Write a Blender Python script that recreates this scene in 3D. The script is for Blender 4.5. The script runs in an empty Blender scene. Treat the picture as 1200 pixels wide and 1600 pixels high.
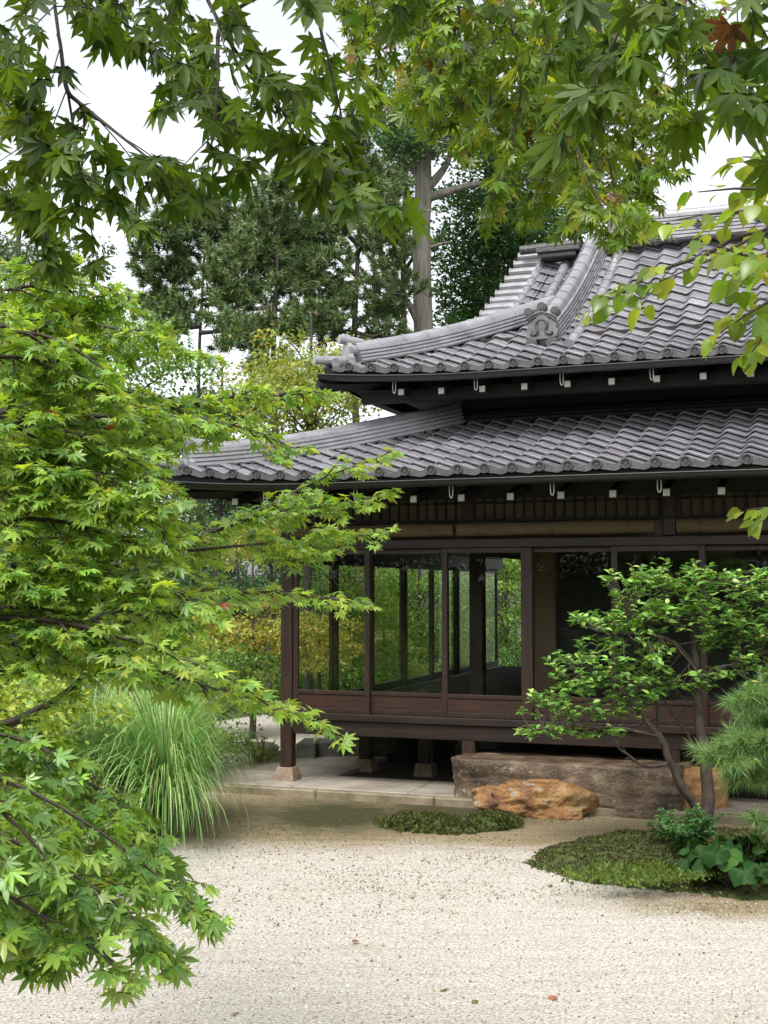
import bpy, math, random
import numpy as np
from mathutils import Vector
S = bpy.context.scene
COL = S.collection
rng = np.random.default_rng(11)
random.seed(5)
R = math.radians

# ------------------------------------------------------------------ camera
FPX, PITCH, CZ = 1950.0, math.atan(122 / 1950), 2.0          # focal length in photo pixels (1200 wide)
cam = bpy.data.cameras.new("camera"); camo = bpy.data.objects.new("camera", cam); COL.objects.link(camo)
camo.location = (0, 0, CZ); camo.rotation_euler = (R(90) + PITCH, 0, 0)
cam.sensor_fit = 'HORIZONTAL'; cam.sensor_width = 36; cam.lens = FPX / 1200 * 36
cam.clip_start = 0.05; cam.clip_end = 1000
S.camera = camo
# ------------------------------------------------------------------ overcast sky, sun, exposure
SUN_EL, SUN_ROT = R(58), R(200)
w = bpy.data.worlds.new("World"); S.world = w; w.use_nodes = True
nt = w.node_tree; nt.nodes.clear()
sky = nt.nodes.new('ShaderNodeTexSky'); sky.sky_type = 'NISHITA'; sky.sun_disc = False
sky.sun_elevation = SUN_EL; sky.sun_rotation = SUN_ROT; sky.dust_density = 3.0; sky.air_density = 1.0
hs = nt.nodes.new('ShaderNodeHueSaturation'); hs.inputs['Saturation'].default_value = 0.22; hs.inputs['Value'].default_value = 1.0
bg = nt.nodes.new('ShaderNodeBackground'); bg.inputs['Strength'].default_value = 0.15
wo = nt.nodes.new('ShaderNodeOutputWorld')
nt.links.new(sky.outputs[0], hs.inputs['Color']); nt.links.new(hs.outputs[0], bg.inputs['Color']); nt.links.new(bg.outputs[0], wo.inputs['Surface'])
sl = bpy.data.lights.new("sun", 'SUN'); sl.energy = 1.2; sl.angle = R(25); sl.color = (1, .97, .92)
so = bpy.data.objects.new("sun", sl); COL.objects.link(so)
# direction towards the sun: behind the camera, a little to the left
so.rotation_euler = (R(90) - SUN_EL, 0, R(-25))
S.view_settings.view_transform = 'Standard'; S.view_settings.look = 'None'
S.view_settings.gamma = 1.0; S.view_settings.use_curve_mapping = False
S.view_settings.exposure = 1.22
S.cycles.max_bounces = 7; S.cycles.diffuse_bounces = 4; S.cycles.glossy_bounces = 3
S.cycles.transmission_bounces = 4; S.cycles.transparent_max_bounces = 12
S.cycles.use_denoising = True
S.cycles.sample_clamp_indirect = 4.0

# ------------------------------------------------------------------ points from the photograph's pixels
def at(px, py, Y):
    x = (px - 600) / FPX; y = (800 - py) / FPX
    d = np.array([x, math.cos(PITCH) - y * math.sin(PITCH), math.sin(PITCH) + y * math.cos(PITCH)])
    return np.array([0, 0, CZ]) + d * (Y / d[1])
def ground(px, py, z=0.0):
    x = (px - 600) / FPX; y = (800 - py) / FPX
    d = np.array([x, math.cos(PITCH) - y * math.sin(PITCH), math.sin(PITCH) + y * math.cos(PITCH)])
    return np.array([0, 0, CZ]) + d * ((z - CZ) / d[2])
TH = R(-20.25)                      # the house is turned
O = np.array([-0.974, 12.8, 0.0])
UX = np.array([math.cos(TH), math.sin(TH), 0]); VX = np.array([-UX[1], UX[0], 0])
def loc2w(x, y, z=0): return O + UX * x + VX * y + np.array([0, 0, z])

# ------------------------------------------------------------------ mesh helpers
class MB:
    def __init__(self): self.V = []; self.F = []; self.C = []; self.S = []; self.n = 0
    def add(self, V, F, col=None, sm=None):
        V = np.asarray(V, float).reshape(-1, 3)
        if isinstance(F, np.ndarray): F = [F]
        else:
            by = {}
            for f in F: by.setdefault(len(f), []).append(f)
            F = [np.array(a, dtype=np.int64) for a in by.values()]
        for a in F: self.F.append(a + self.n); self.S.append(sm)
        self.V.append(V)
        if col is not None:
            c = np.asarray(col, float)
            if c.ndim == 1: c = np.tile(c, (len(V), 1))
            self.C.append(c)
        else: self.C.append(np.ones((len(V), 3)))
        self.n += len(V)
    def box(self, x0, x1, y0, y1, z0, z1, b=0.0, col=None):
        if b <= 0:
            V = [(x, y, z) for z in (z0, z1) for y in (y0, y1) for x in (x0, x1)]
            F = [(0, 2, 3, 1), (4, 5, 7, 6), (0, 1, 5, 4), (2, 6, 7, 3), (0, 4, 6, 2), (1, 3, 7, 5)]
            self.add(V, F, col); return
        # chamfered box
        V = []; idx = {}
        X = (x0, x1); Y = (y0, y1); Z = (z0, z1)
        for i in (0, 1):
            for j in (0, 1):
                for k in (0, 1):
                    sx = b if i == 0 else -b; sy = b if j == 0 else -b; sz = b if k == 0 else -b
                    idx[i, j, k, 0] = len(V); V.append((X[i], Y[j] + sy, Z[k] + sz))
                    idx[i, j, k, 1] = len(V); V.append((X[i] + sx, Y[j], Z[k] + sz))
                    idx[i, j, k, 2] = len(V); V.append((X[i] + sx, Y[j] + sy, Z[k]))
        F = []
        for i in (0, 1): F.append([idx[i, 0, 0, 0], idx[i, 1, 0, 0], idx[i, 1, 1, 0], idx[i, 0, 1, 0]][::(1 if i else -1)])
        for j in (0, 1): F.append([idx[0, j, 0, 1], idx[1, j, 0, 1], idx[1, j, 1, 1], idx[0, j, 1, 1]][::(-1 if j else 1)])
        for k in (0, 1): F.append([idx[0, 0, k, 2], idx[1, 0, k, 2], idx[1, 1, k, 2], idx[0, 1, k, 2]][::(1 if k else -1)])
        for j in (0, 1):
            for k in (0, 1): F.append([idx[0, j, k, 1], idx[1, j, k, 1], idx[1, j, k, 2], idx[0, j, k, 2]][::(1 if j == k else -1)])
        for i in (0, 1):
            for k in (0, 1): F.append([idx[i, 0, k, 0], idx[i, 1, k, 0], idx[i, 1, k, 2], idx[i, 0, k, 2]][::(-1 if i == k else 1)])
        for i in (0, 1):
            for j in (0, 1): F.append([idx[i, j, 0, 0], idx[i, j, 1, 0], idx[i, j, 1, 1], idx[i, j, 0, 1]][::(1 if i == j else -1)])
        for i in (0, 1):
            for j in (0, 1):
                for k in (0, 1):
                    f = [idx[i, j, k, 0], idx[i, j, k, 1], idx[i, j, k, 2]]
                    F.append(f[::(1 if (i + j + k) % 2 else -1)])
        self.add(V, F, col)
    def tube(self, P, r0, r1=None, n=6, col=None, cap=True):
        P = np.asarray(P, float); k = len(P)
        if r1 is None: r1 = r0
        rr = r0 if isinstance(r0, (list, np.ndarray)) else np.linspace(r0, r1, k)
        T = np.gradient(P, axis=0); T /= np.linalg.norm(T, axis=1)[:, None] + 1e-9
        a = np.array([0, 0, 1.0]) if abs(T[0][2]) < .9 else np.array([1.0, 0, 0])
        N = np.cross(T[0], a); N /= np.linalg.norm(N)
        ang = np.arange(n) * 2 * math.pi / n
        V = []
        for i in range(k):
            N = N - T[i] * np.dot(N, T[i]); N /= np.linalg.norm(N) + 1e-9
            B = np.cross(T[i], N)
            V.append(P[i] + rr[i] * (np.cos(ang)[:, None] * N + np.sin(ang)[:, None] * B))
        V = np.concatenate(V)
        i = np.arange(k - 1)[:, None] * n; j = np.arange(n)[None, :]; j2 = (j + 1) % n
        F = np.stack([i + j, i + j2, i + n + j2, i + n + j], -1).reshape(-1, 4)
        L = [F]
        self.add(V, F, col)
        if cap:
            for e, q in ((0, slice(None, None, -1)), (k - 1, slice(None))):
                self.add(V[e * n:(e + 1) * n], [list(range(n))[q]], col)
    def build(self, name, mat, parent=None, smooth=False, col=False):
        me = bpy.data.meshes.new(name)
        V = np.concatenate(self.V).astype(np.float32)
        F = self.F
        tot = np.concatenate([np.full(len(f), f.shape[1], dtype=np.int32) for f in F])
        lv = np.concatenate([f.ravel() for f in F]).astype(np.int32)
        st = np.concatenate([[0], np.cumsum(tot)[:-1]]).astype(np.int32)
        me.vertices.add(len(V)); me.vertices.foreach_set('co', V.ravel())
        me.loops.add(len(lv)); me.loops.foreach_set('vertex_index', lv)
        me.polygons.add(len(tot)); me.polygons.foreach_set('loop_start', st); me.polygons.foreach_set('loop_total', tot)
        me.polygons.foreach_set('use_smooth', np.concatenate([np.full(len(f), bool(smooth if q is None else q)) for f, q in zip(F, self.S)]))
        if col:
            ca = me.color_attributes.new('Col', 'FLOAT_COLOR', 'POINT')
            C = np.concatenate(self.C); C = np.concatenate([C, np.ones((len(C), 1))], 1).astype(np.float32)
            ca.data.foreach_set('color', C.ravel())
        me.update(calc_edges=True); me.validate(clean_customdata=False)
        me.materials.append(mat)
        o = bpy.data.objects.new(name, me); COL.objects.link(o)
        if parent is not None: o.parent = parent
        return o
def empty(name, loc=(0, 0, 0), rz=0, parent=None):
    o = bpy.data.objects.new(name, None); COL.objects.link(o); o.location = loc; o.rotation_euler = (0, 0, rz)
    o.empty_display_size = .2
    if parent is not None: o.parent = parent
    return o
def tag(o, label=None, cat=None, group=None, kind=None):
    if label: o['label'] = label
    if cat: o['category'] = cat
    if group: o['group'] = group
    if kind: o['kind'] = kind
    return o
def dup(o, parent=None, loc=None):
    c = o.copy(); COL.objects.link(c)
    if parent is not None: c.parent = parent
    if loc is not None: c.location = loc
    return c
def nrm(a): return a / (np.linalg.norm(a, axis=-1, keepdims=True) + 1e-9)
def smooth_poly(P, n):
    P = np.asarray(P, float)
    d = np.concatenate([[0], np.cumsum(np.linalg.norm(np.diff(P, axis=0), axis=1))])
    t = np.linspace(0, d[-1], n)
    Q = np.stack([np.interp(t, d, P[:, i]) for i in range(3)], 1)
    for _ in range(2):
        Q[1:-1] = .25 * Q[:-2] + .5 * Q[1:-1] + .25 * Q[2:]
    return Q, d[-1]

# ------------------------------------------------------------------ materials
def mat(name):
    m = bpy.data.materials.new(name); m.use_nodes = True; m.node_tree.nodes.clear()
    return m, m.node_tree.nodes, m.node_tree.links
def ramp(N, stops):
    r = N.new('ShaderNodeValToRGB'); e = r.color_ramp.elements
    while len(e) < len(stops): e.new(.5)
    for i, (p, c) in enumerate(stops):
        e[i].position = p; e[i].color = (c, c, c, 1) if isinstance(c, (int, float)) else (*c, 1)
    return r
def noise(N, L, coord, scale, detail=4, rough=.6, sc=None):
    n = N.new('ShaderNodeTexNoise'); n.inputs['Scale'].default_value = scale; n.inputs['Detail'].default_value = detail; n.inputs['Roughness'].default_value = rough
    if sc:
        mp = N.new('ShaderNodeMapping'); mp.inputs['Scale'].default_value = sc; L.new(coord, mp.inputs[0]); coord = mp.outputs[0]
    L.new(coord, n.inputs['Vector']); return n
def mixc(N, L, fac, a, b, mode='MIX'):
    m = N.new('ShaderNodeMix'); m.data_type = 'RGBA'; m.blend_type = mode
    for s, v in ((m.inputs[0], fac), (m.inputs[6], a), (m.inputs[7], b)):
        if isinstance(v, (int, float)): s.default_value = v
        elif isinstance(v, tuple): s.default_value = (*v, 1)
        else: L.new(v, s)
    return m.outputs[2]
def bump(N, L, h, strength, dist=.01):
    b = N.new('ShaderNodeBump'); b.inputs['Strength'].default_value = strength; b.inputs['Distance'].default_value = dist
    L.new(h, b.inputs['Height']); return b.outputs[0]
def finish(N, L, base, rough=.6, normal=None, spec=.5):
    p = N.new('ShaderNodeBsdfPrincipled'); o = N.new('ShaderNodeOutputMaterial'); L.new(p.outputs[0], o.inputs[0])
    for k, v in (('Base Color', base), ('Roughness', rough), ('Specular IOR Level', spec)):
        if isinstance(v, (int, float)): p.inputs[k].default_value = v
        elif isinstance(v, tuple): p.inputs[k].default_value = (*v, 1)
        else: L.new(v, p.inputs[k])
    if normal is not None: L.new(normal, p.inputs['Normal'])
    return p
def simple(name, c1, c2, scale=8, rough=.6, b=.3, sc=None, dist=.01, spec=.5, detail=5):
    m, N, L = mat(name); tc = N.new('ShaderNodeTexCoord')
    n = noise(N, L, tc.outputs['Object'], scale, detail, .65, sc)
    r = ramp(N, [(.3, c1), (.7, c2)]); L.new(n.outputs['Fac'], r.inputs[0])
    finish(N, L, r.outputs[0], rough, bump(N, L, n.outputs['Fac'], b, dist), spec); return m
def leaf_mat(name, trans=.4, rough=.42, tcol=(1.75, 1.6, .45), spec=.5):
    m, N, L = mat(name)
    a = N.new('ShaderNodeAttribute'); a.attribute_name = 'Col'
    p = N.new('ShaderNodeBsdfPrincipled'); p.inputs['Roughness'].default_value = rough; p.inputs['Specular IOR Level'].default_value = spec
    L.new(a.outputs['Color'], p.inputs['Base Color'])
    t = N.new('ShaderNodeBsdfTranslucent')
    tc = mixc(N, L, 1.0, a.outputs['Color'], tcol, 'MULTIPLY'); L.new(tc, t.inputs['Color'])
    x = N.new('ShaderNodeMixShader'); x.inputs[0].default_value = trans
    L.new(p.outputs[0], x.inputs[1]); L.new(t.outputs[0], x.inputs[2])
    o = N.new('ShaderNodeOutputMaterial'); L.new(x.outputs[0], o.inputs[0]); return m
def wood(name, c1, c2, axis=(1, 1, 1), rough=.5):
    m, N, L = mat(name); tc = N.new('ShaderNodeTexCoord')
    n = noise(N, L, tc.outputs['Object'], 14, 6, .7, axis)
    n2 = noise(N, L, tc.outputs['Object'], 2.2, 3, .6)
    r = ramp(N, [(.28, c1), (.72, c2)]); L.new(n.outputs['Fac'], r.inputs[0])
    r2 = ramp(N, [(.3, .65), (.7, 1.15)]); L.new(n2.outputs['Fac'], r2.inputs[0])
    c = mixc(N, L, 1.0, r.outputs[0], r2.outputs[0], 'MULTIPLY')
    finish(N, L, c, rough, bump(N, L, n.outputs['Fac'], .35, .004), .4); return m
WOODX = wood("dark_wood", (.007, .0045, .0035), (.034, .018, .012), (.12, 2, 2.5))
WOODZ = wood("dark_wood_upright", (.011, .006, .004), (.052, .025, .016), (2.2, 2.2, .12))
WOODP = wood("red_brown_panel", (.020, .009, .006), (.06, .025, .015), (.15, 2, 3))
WOODD = wood("old_black_wood", (.006, .005, .0045), (.018, .013, .011), (.3, .3, .3), .65)
WHITE = simple("white_paint", (.4, .41, .36), (.55, .55, .5), 20, .5, .1)
BARK = simple("bark", (.02, .017, .013), (.085, .07, .055), 28, .8, .8, (1, 1, .3), .02)
BARKG = simple("pale_bark", (.09, .085, .07), (.26, .24, .2), 10, .85, .9, (1.6, 1.6, .16), .05)
BARKT = simple("twig_bark", (.022, .014, .009), (.06, .042, .028), 40, .7, .4)
BARKC = simple("camellia_bark", (.016, .012, .009), (.085, .062, .045), 22, .8, .8, (1, 1, .5), .012)
IRON = simple("gutter_metal", (.006, .006, .006), (.02, .018, .017), 12, .45, .1)
PLASTER = simple("sand_plaster", (.10, .07, .035), (.14, .10, .055), 60, .9, .15)
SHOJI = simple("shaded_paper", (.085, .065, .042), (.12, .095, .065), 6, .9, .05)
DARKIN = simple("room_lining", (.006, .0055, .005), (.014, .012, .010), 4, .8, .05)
def tiles_mat():
    m, N, L = mat("smoked_clay_tile"); tc = N.new('ShaderNodeTexCoord'); a = N.new('ShaderNodeAttribute'); a.attribute_name = 'Col'
    n = noise(N, L, tc.outputs['Object'], 5, 6, .7); n2 = noise(N, L, tc.outputs['Object'], 60, 3, .6)
    r = ramp(N, [(.25, (.13, .129, .136)), (.5, (.215, .213, .226)), (.75, (.31, .307, .325))]); L.new(n.outputs['Fac'], r.inputs[0])
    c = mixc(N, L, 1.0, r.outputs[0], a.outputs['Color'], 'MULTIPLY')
    # brown weathering in patches
    n3 = noise(N, L, tc.outputs['Object'], 1.6, 5, .7); r3 = ramp(N, [(.58, 0.0), (.74, .4)]); L.new(n3.outputs['Fac'], r3.inputs[0])
    c = mixc(N, L, r3.outputs[0], c, (.15, .10, .09))
    n4 = noise(N, L, tc.outputs['Object'], 11, 5, .8); r4 = ramp(N, [(.62, 0.0), (.68, .55)]); L.new(n4.outputs['Fac'], r4.inputs[0]); c = mixc(N, L, r4.outputs[0], c, (.12, .125, .095))
    rr = ramp(N, [(.3, .10), (.7, .25)]); L.new(n.outputs['Fac'], rr.inputs[0])
    finish(N, L, c, rr.outputs[0], bump(N, L, n2.outputs['Fac'], .08, .004), 1.0); return m
TILE = tiles_mat()
TILED = simple("dark_ornament_tile", (.025, .025, .024), (.085, .082, .08), 25, .5, .4)
def glass():
    m, N, L = mat("window_glass")
    t = N.new('ShaderNodeBsdfTransparent'); t.inputs[0].default_value = (.93, .95, .93, 1)
    g = N.new('ShaderNodeBsdfGlossy'); g.inputs['Roughness'].default_value = .0; g.inputs['Color'].default_value = (1, 1, 1, 1)
    f = N.new('ShaderNodeFresnel'); ge = N.new('ShaderNodeNewGeometry'); mr_ = N.new('ShaderNodeMapRange'); mr_.inputs[3].default_value = 1.32; mr_.inputs[4].default_value = 1 / 1.32; L.new(ge.outputs['Backfacing'], mr_.inputs[0]); L.new(mr_.outputs[0], f.inputs['IOR'])
    x = N.new('ShaderNodeMixShader'); L.new(f.outputs[0], x.inputs[0]); L.new(t.outputs[0], x.inputs[1]); L.new(g.outputs[0], x.inputs[2])
    o = N.new('ShaderNodeOutputMaterial'); L.new(x.outputs[0], o.inputs[0]); return m
GLASS = glass()
def blind_mat():
    m, N, L = mat("reed_blind"); tc = N.new('ShaderNodeTexCoord')
    n = noise(N, L, tc.outputs['Object'], 30, 4, .7, (.4, 3, 6)); v = noise(N, L, tc.outputs['Object'], 3, 3, .6)
    r = ramp(N, [(.3, (.06, .042, .022)), (.7, (.135, .10, .055))]); L.new(n.outputs['Fac'], r.inputs[0])
    finish(N, L, r.outputs[0], .8, bump(N, L, n.outputs['Fac'], .6, .006), .2); return m
BLIND = blind_mat()
def rock_mat(name, stops, lichen=(.3, .33, .26), lt=.62, scale=3, b=.9):
    m, N, L = mat(name); tc = N.new('ShaderNodeTexCoord')
    n = noise(N, L, tc.outputs['Object'], scale, 8, .68); r = ramp(N, stops); L.new(n.outputs['Fac'], r.inputs[0])
    n2 = noise(N, L, tc.outputs['Object'], scale * 2.3, 6, .75); r2 = ramp(N, [(lt, 0.0), (lt + .07, .8)]); L.new(n2.outputs['Fac'], r2.inputs[0])
    c = mixc(N, L, r2.outputs[0], r.outputs[0], lichen)
    n3 = noise(N, L, tc.outputs['Object'], 40, 4, .7); c = mixc(N, L, .35, c, n3.outputs['Fac'], 'OVERLAY')
    rr = ramp(N, [(.3, .28), (.7, .6)]); L.new(n.outputs['Fac'], rr.inputs[0])
    h = N.new('ShaderNodeMath'); h.operation = 'ADD'; L.new(n2.outputs['Fac'], h.inputs[0]); L.new(n3.outputs['Fac'], h.inputs[1])
    finish(N, L, c, rr.outputs[0], bump(N, L, h.outputs[0], b, .03), .5); return m

# ------------------------------------------------------------------ leaves
def maple_template(detail, seed, curl=.22):
    g = random.Random(seed); ang = [0, 40, 80, 122]; ln = [1, .93, .74, .42]
    cx, cy = 0, 0
    pts = []
    lobes = [(-a, l) for a, l in zip(ang[:0:-1], ln[:0:-1])] + [(a, l) for a, l in zip(ang, ln)]
    V = [(0, 0, 0)]
    rim = []
    for i, (a, l) in enumerate(lobes):
        a2 = a + g.uniform(-4, 4); l2 = l * g.uniform(.93, 1.05)
        dz = -curl * l2 * l2 * g.uniform(.4, 1.5)
        def P(r, da, dz_=None):
            t = R(a2 + da); return (r * math.sin(t), r * math.cos(t), -curl * r * r if dz_ is None else dz_)
        if detail:
            w_ = 13.5
            rim += [P(.36 * l2 + .12 * (l2 > .5), -w_ * 1.2), P(.58 * l2 + .05, -w_ * .9), P(l2, 0, dz), P(.58 * l2 + .05, w_ * .9), P(.36 * l2 + .12 * (l2 > .5), w_ * 1.2)]
        else: rim += [P(.52 * l2, -14), P(l2, 0, dz), P(.52 * l2, 14)]
        if i < len(lobes) - 1:
            b = (a + lobes[i + 1][0]) / 2; r = .38 if detail else .33
            t = R(b); rim.append((r * math.sin(t), r * math.cos(t), .02))
    V += rim; n = len(rim)
    F = np.array([(0, i + 1, i + 2) for i in range(n - 1)])[:, ::-1]
    V = np.array(V); V[:, 1] += .18; V[0] = (0, .1, .02)
    return V, F
MAPLE_HI = [maple_template(True, s, c) for s, c in ((1, .12), (2, .28), (3, .42))]
MAPLE_LO = [maple_template(False, s, c) for s, c in ((4, .15), (5, .32))]
def oval_template(wd=.27, fold=.1, curl=.25, n=4):
    L = [(0, 0)] + [(t, wd * math.sin(math.pi * t ** .8) ** .9) for t in np.linspace(0, 1, n + 2)[1:-1]] + [(1, 0)]
    V = []; F = []
    for t, h in L: V += [(-h, t, fold * h * 2 - curl * t * t), (0, t, -curl * t * t), (h, t, fold * h * 2 - curl * t * t)]
    for i in range(len(L) - 1):
        a = 3 * i; F += [(a, a + 1, a + 4, a + 3), (a + 1, a + 2, a + 5, a + 4)]
    return np.array(V), np.array(F)
OVAL = [oval_template(.24, .25, .2), oval_template(.27, .12, .35)]
OVALW = [oval_template(.34, .1, .15), oval_template(.36, .18, .3)]
CLUMP4 = [(np.array([(0, 0, 0), (-.34, .45, -.03), (0, 1, -.2), (.34, .45, -.03)]), np.array([(0, 3, 2, 1)])),
          (np.array([(0, 0, 0), (-.5, .3, .06), (-.16, .42, 0), (0, 1, -.18), (.16, .42, 0), (.5, .3, .06)]), np.array([(0, 5, 4), (0, 4, 3), (0, 3, 2), (0, 2, 1)]))]
def leaf_batch(mb, tmpls, P, A, Nn, Sz, Cc):
    P = np.asarray(P); A = nrm(np.asarray(A)); Nn = np.asarray(Nn); Nn = nrm(Nn - A * np.sum(A * Nn, 1, keepdims=True)); X = np.cross(A, Nn)
    Sz = np.asarray(Sz); pick = rng.integers(0, len(tmpls), len(P))
    for k, (V, F) in enumerate(tmpls):
        q = np.where(pick == k)[0]
        if not len(q): continue
        W = P[q][:, None, :] + Sz[q][:, None, None] * (V[None, :, 0:1] * X[q][:, None] + V[None, :, 1:2] * A[q][:, None] + V[None, :, 2:3] * Nn[q][:, None])
        m = len(V)
        FF = (F[None] + (np.arange(len(q)) * m)[:, None, None]).reshape(-1, F.shape[1])
        cc = np.repeat(Cc[q], m, 0).reshape(len(q), m, 3)
        if (m - 1) % 5 == 0 and m > 30:          # maple: pale midribs, deeper green between
            fac = np.full(m, .90); fac[0] = 1.3; fac[3::5] = 1.22; cc = cc * fac[None, :, None]
        mb.add(W.reshape(-1, 3), FF, cc.reshape(-1, 3), True)
def palette(n, cols, wts, jit=.18):
    c = np.array(cols)[rng.choice(len(cols), n, p=np.array(wts) / sum(wts))]
    return np.clip(c * (1 + rng.normal(0, jit, (n, 1))) * (1 + rng.normal(0, .06, (n, 3))), .003, .9)

class Growth:
    def __init__(self): self.P = []; self.A = []; self.N = []; self.S = []; self.tubes = []; self.todo = []
    def leaf(self, p, a, n, s): self.P.append(p); self.A.append(a); self.N.append(n); self.S.append(s)
    def grow(self, poly, L, ds, lsp, lsize, r0=.006, hang=.35, start=.1, level=0, maxlevel=1, flat=1.0, nz=.58, petiole=.35, dens=.88, droop=.5):
        poly = np.asarray(poly, float)
        tot = np.sum(np.linalg.norm(np.diff(poly, axis=0), axis=1))
        n = max(3, int(tot / ds)); Q, _ = smooth_poly(poly, n + 1)
        self.tubes.append((Q, r0, max(r0 * .25, .0008)))
        T = nrm(np.gradient(Q, axis=0)); sgn = 1
        for i in range(n + 1):
            t = i / n
            if t < start: continue
            B = np.cross(T[i], (0, 0, 1.0))
            if np.linalg.norm(B) < .25: B = np.array([random.uniform(-1, 1), random.uniform(-1, 1), 0])
            B /= np.linalg.norm(B) + 1e-9
            for sg in (1, -1):
                if random.random() > dens: continue
                a = R(random.uniform(35, 72)); ln = L * (1 - .72 * t) * random.uniform(.55, 1.15)
                if ln < lsp * .8: continue
                d = T[i] * math.cos(a) + sg * B * math.sin(a) + np.array([0, 0, random.uniform(-.5, .42) * flat])
                d /= np.linalg.norm(d)
                k = 4; tt = np.linspace(0, 1, k + 1)
                tw = Q[i] + d * (ln * tt)[:, None]; tw[:, 2] -= droop * ln * ln * 2.0 * tt * tt
                if level < maxlevel and ln > 5 * lsp:
                    self.grow(tw, L * .38, ds * .85, lsp, lsize, r0 * .5, hang, .18, level + 1, maxlevel, flat, nz, petiole, dens, droop)
                else:
                    self.tubes.append((tw, max(r0 * .35, .0009), .0007)); self.leaves_on(tw, lsp, lsize, hang, nz, petiole)
        self.leaves_on(Q[int(n * .6):], lsp, lsize, hang, nz, petiole)
    def leaves_on(self, tw, lsp, lsize, hang, nz, petiole):
        tw = np.asarray(tw); ln = np.sum(np.linalg.norm(np.diff(tw, axis=0), axis=1)); m = max(1, int(ln / lsp))
        Q, _ = smooth_poly(tw, m + 2); T = nrm(np.gradient(Q, axis=0))
        for i in range(1, m + 2):
            B = np.cross(T[i], (0, 0, 1.0)); B = B / (np.linalg.norm(B) + .05)
            for sg in ((1, -1, 0) if i == m + 1 else (1, -1)):
                if random.random() < .1: continue
                s = lsize * random.uniform(.62, 1.15)
                a = T[i] * (.55 if sg else 1.0) + sg * B * .8 + np.random.default_rng(random.getrandbits(32)).normal(0, .22, 3) if False else T[i] * (.55 if sg else 1.0) + sg * B * .8 + np.array([random.gauss(0, .22), random.gauss(0, .22), random.gauss(0, .18) - hang])
                a = a / np.linalg.norm(a)
                nn = np.array([random.gauss(0, nz), random.gauss(0, nz), 1.0])
                self.leaf(Q[i] + a * s * petiole, a, nn, s)
    def build(self, root, tmpls, lm, cols, wts, bark, crown='crown', branch='branches', jit=.18, tubes_n=5, tr=None):
        n = len(self.P); mb = MB()
        leaf_batch(mb, tmpls, np.array(self.P), np.array(self.A), np.array(self.N), np.array(self.S), palette(n, cols, wts, jit))
        c = mb.build(crown, lm, root, col=True)
        tb = tr or MB()
        for Q, a, b in self.tubes: tb.tube(Q, a, b, tubes_n if a > .004 else 3, cap=False)
        tb.build('trunk' if tr else branch, bark, root, smooth=True)
        return n

exec_sections = []
LM_MAPLE = leaf_mat("maple_leaf", .45, .28)
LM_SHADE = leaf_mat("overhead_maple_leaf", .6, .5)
LM_FAR = leaf_mat("far_leaf", .38, .5)
LM_CAM = leaf_mat("glossy_leaf", .22, .28, (1.1, 1.3, .5))
LM_BROAD = leaf_mat("broad_waxy_leaf", .2, .5, (1.3, 1.3, .4), .14)
LM_NEEDLE = leaf_mat("pine_needle", .25, .45, (1, 1.2, .6))
LM_GRASS = leaf_mat("grass_blade", .35, .4, (1, 1.2, .7))

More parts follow.
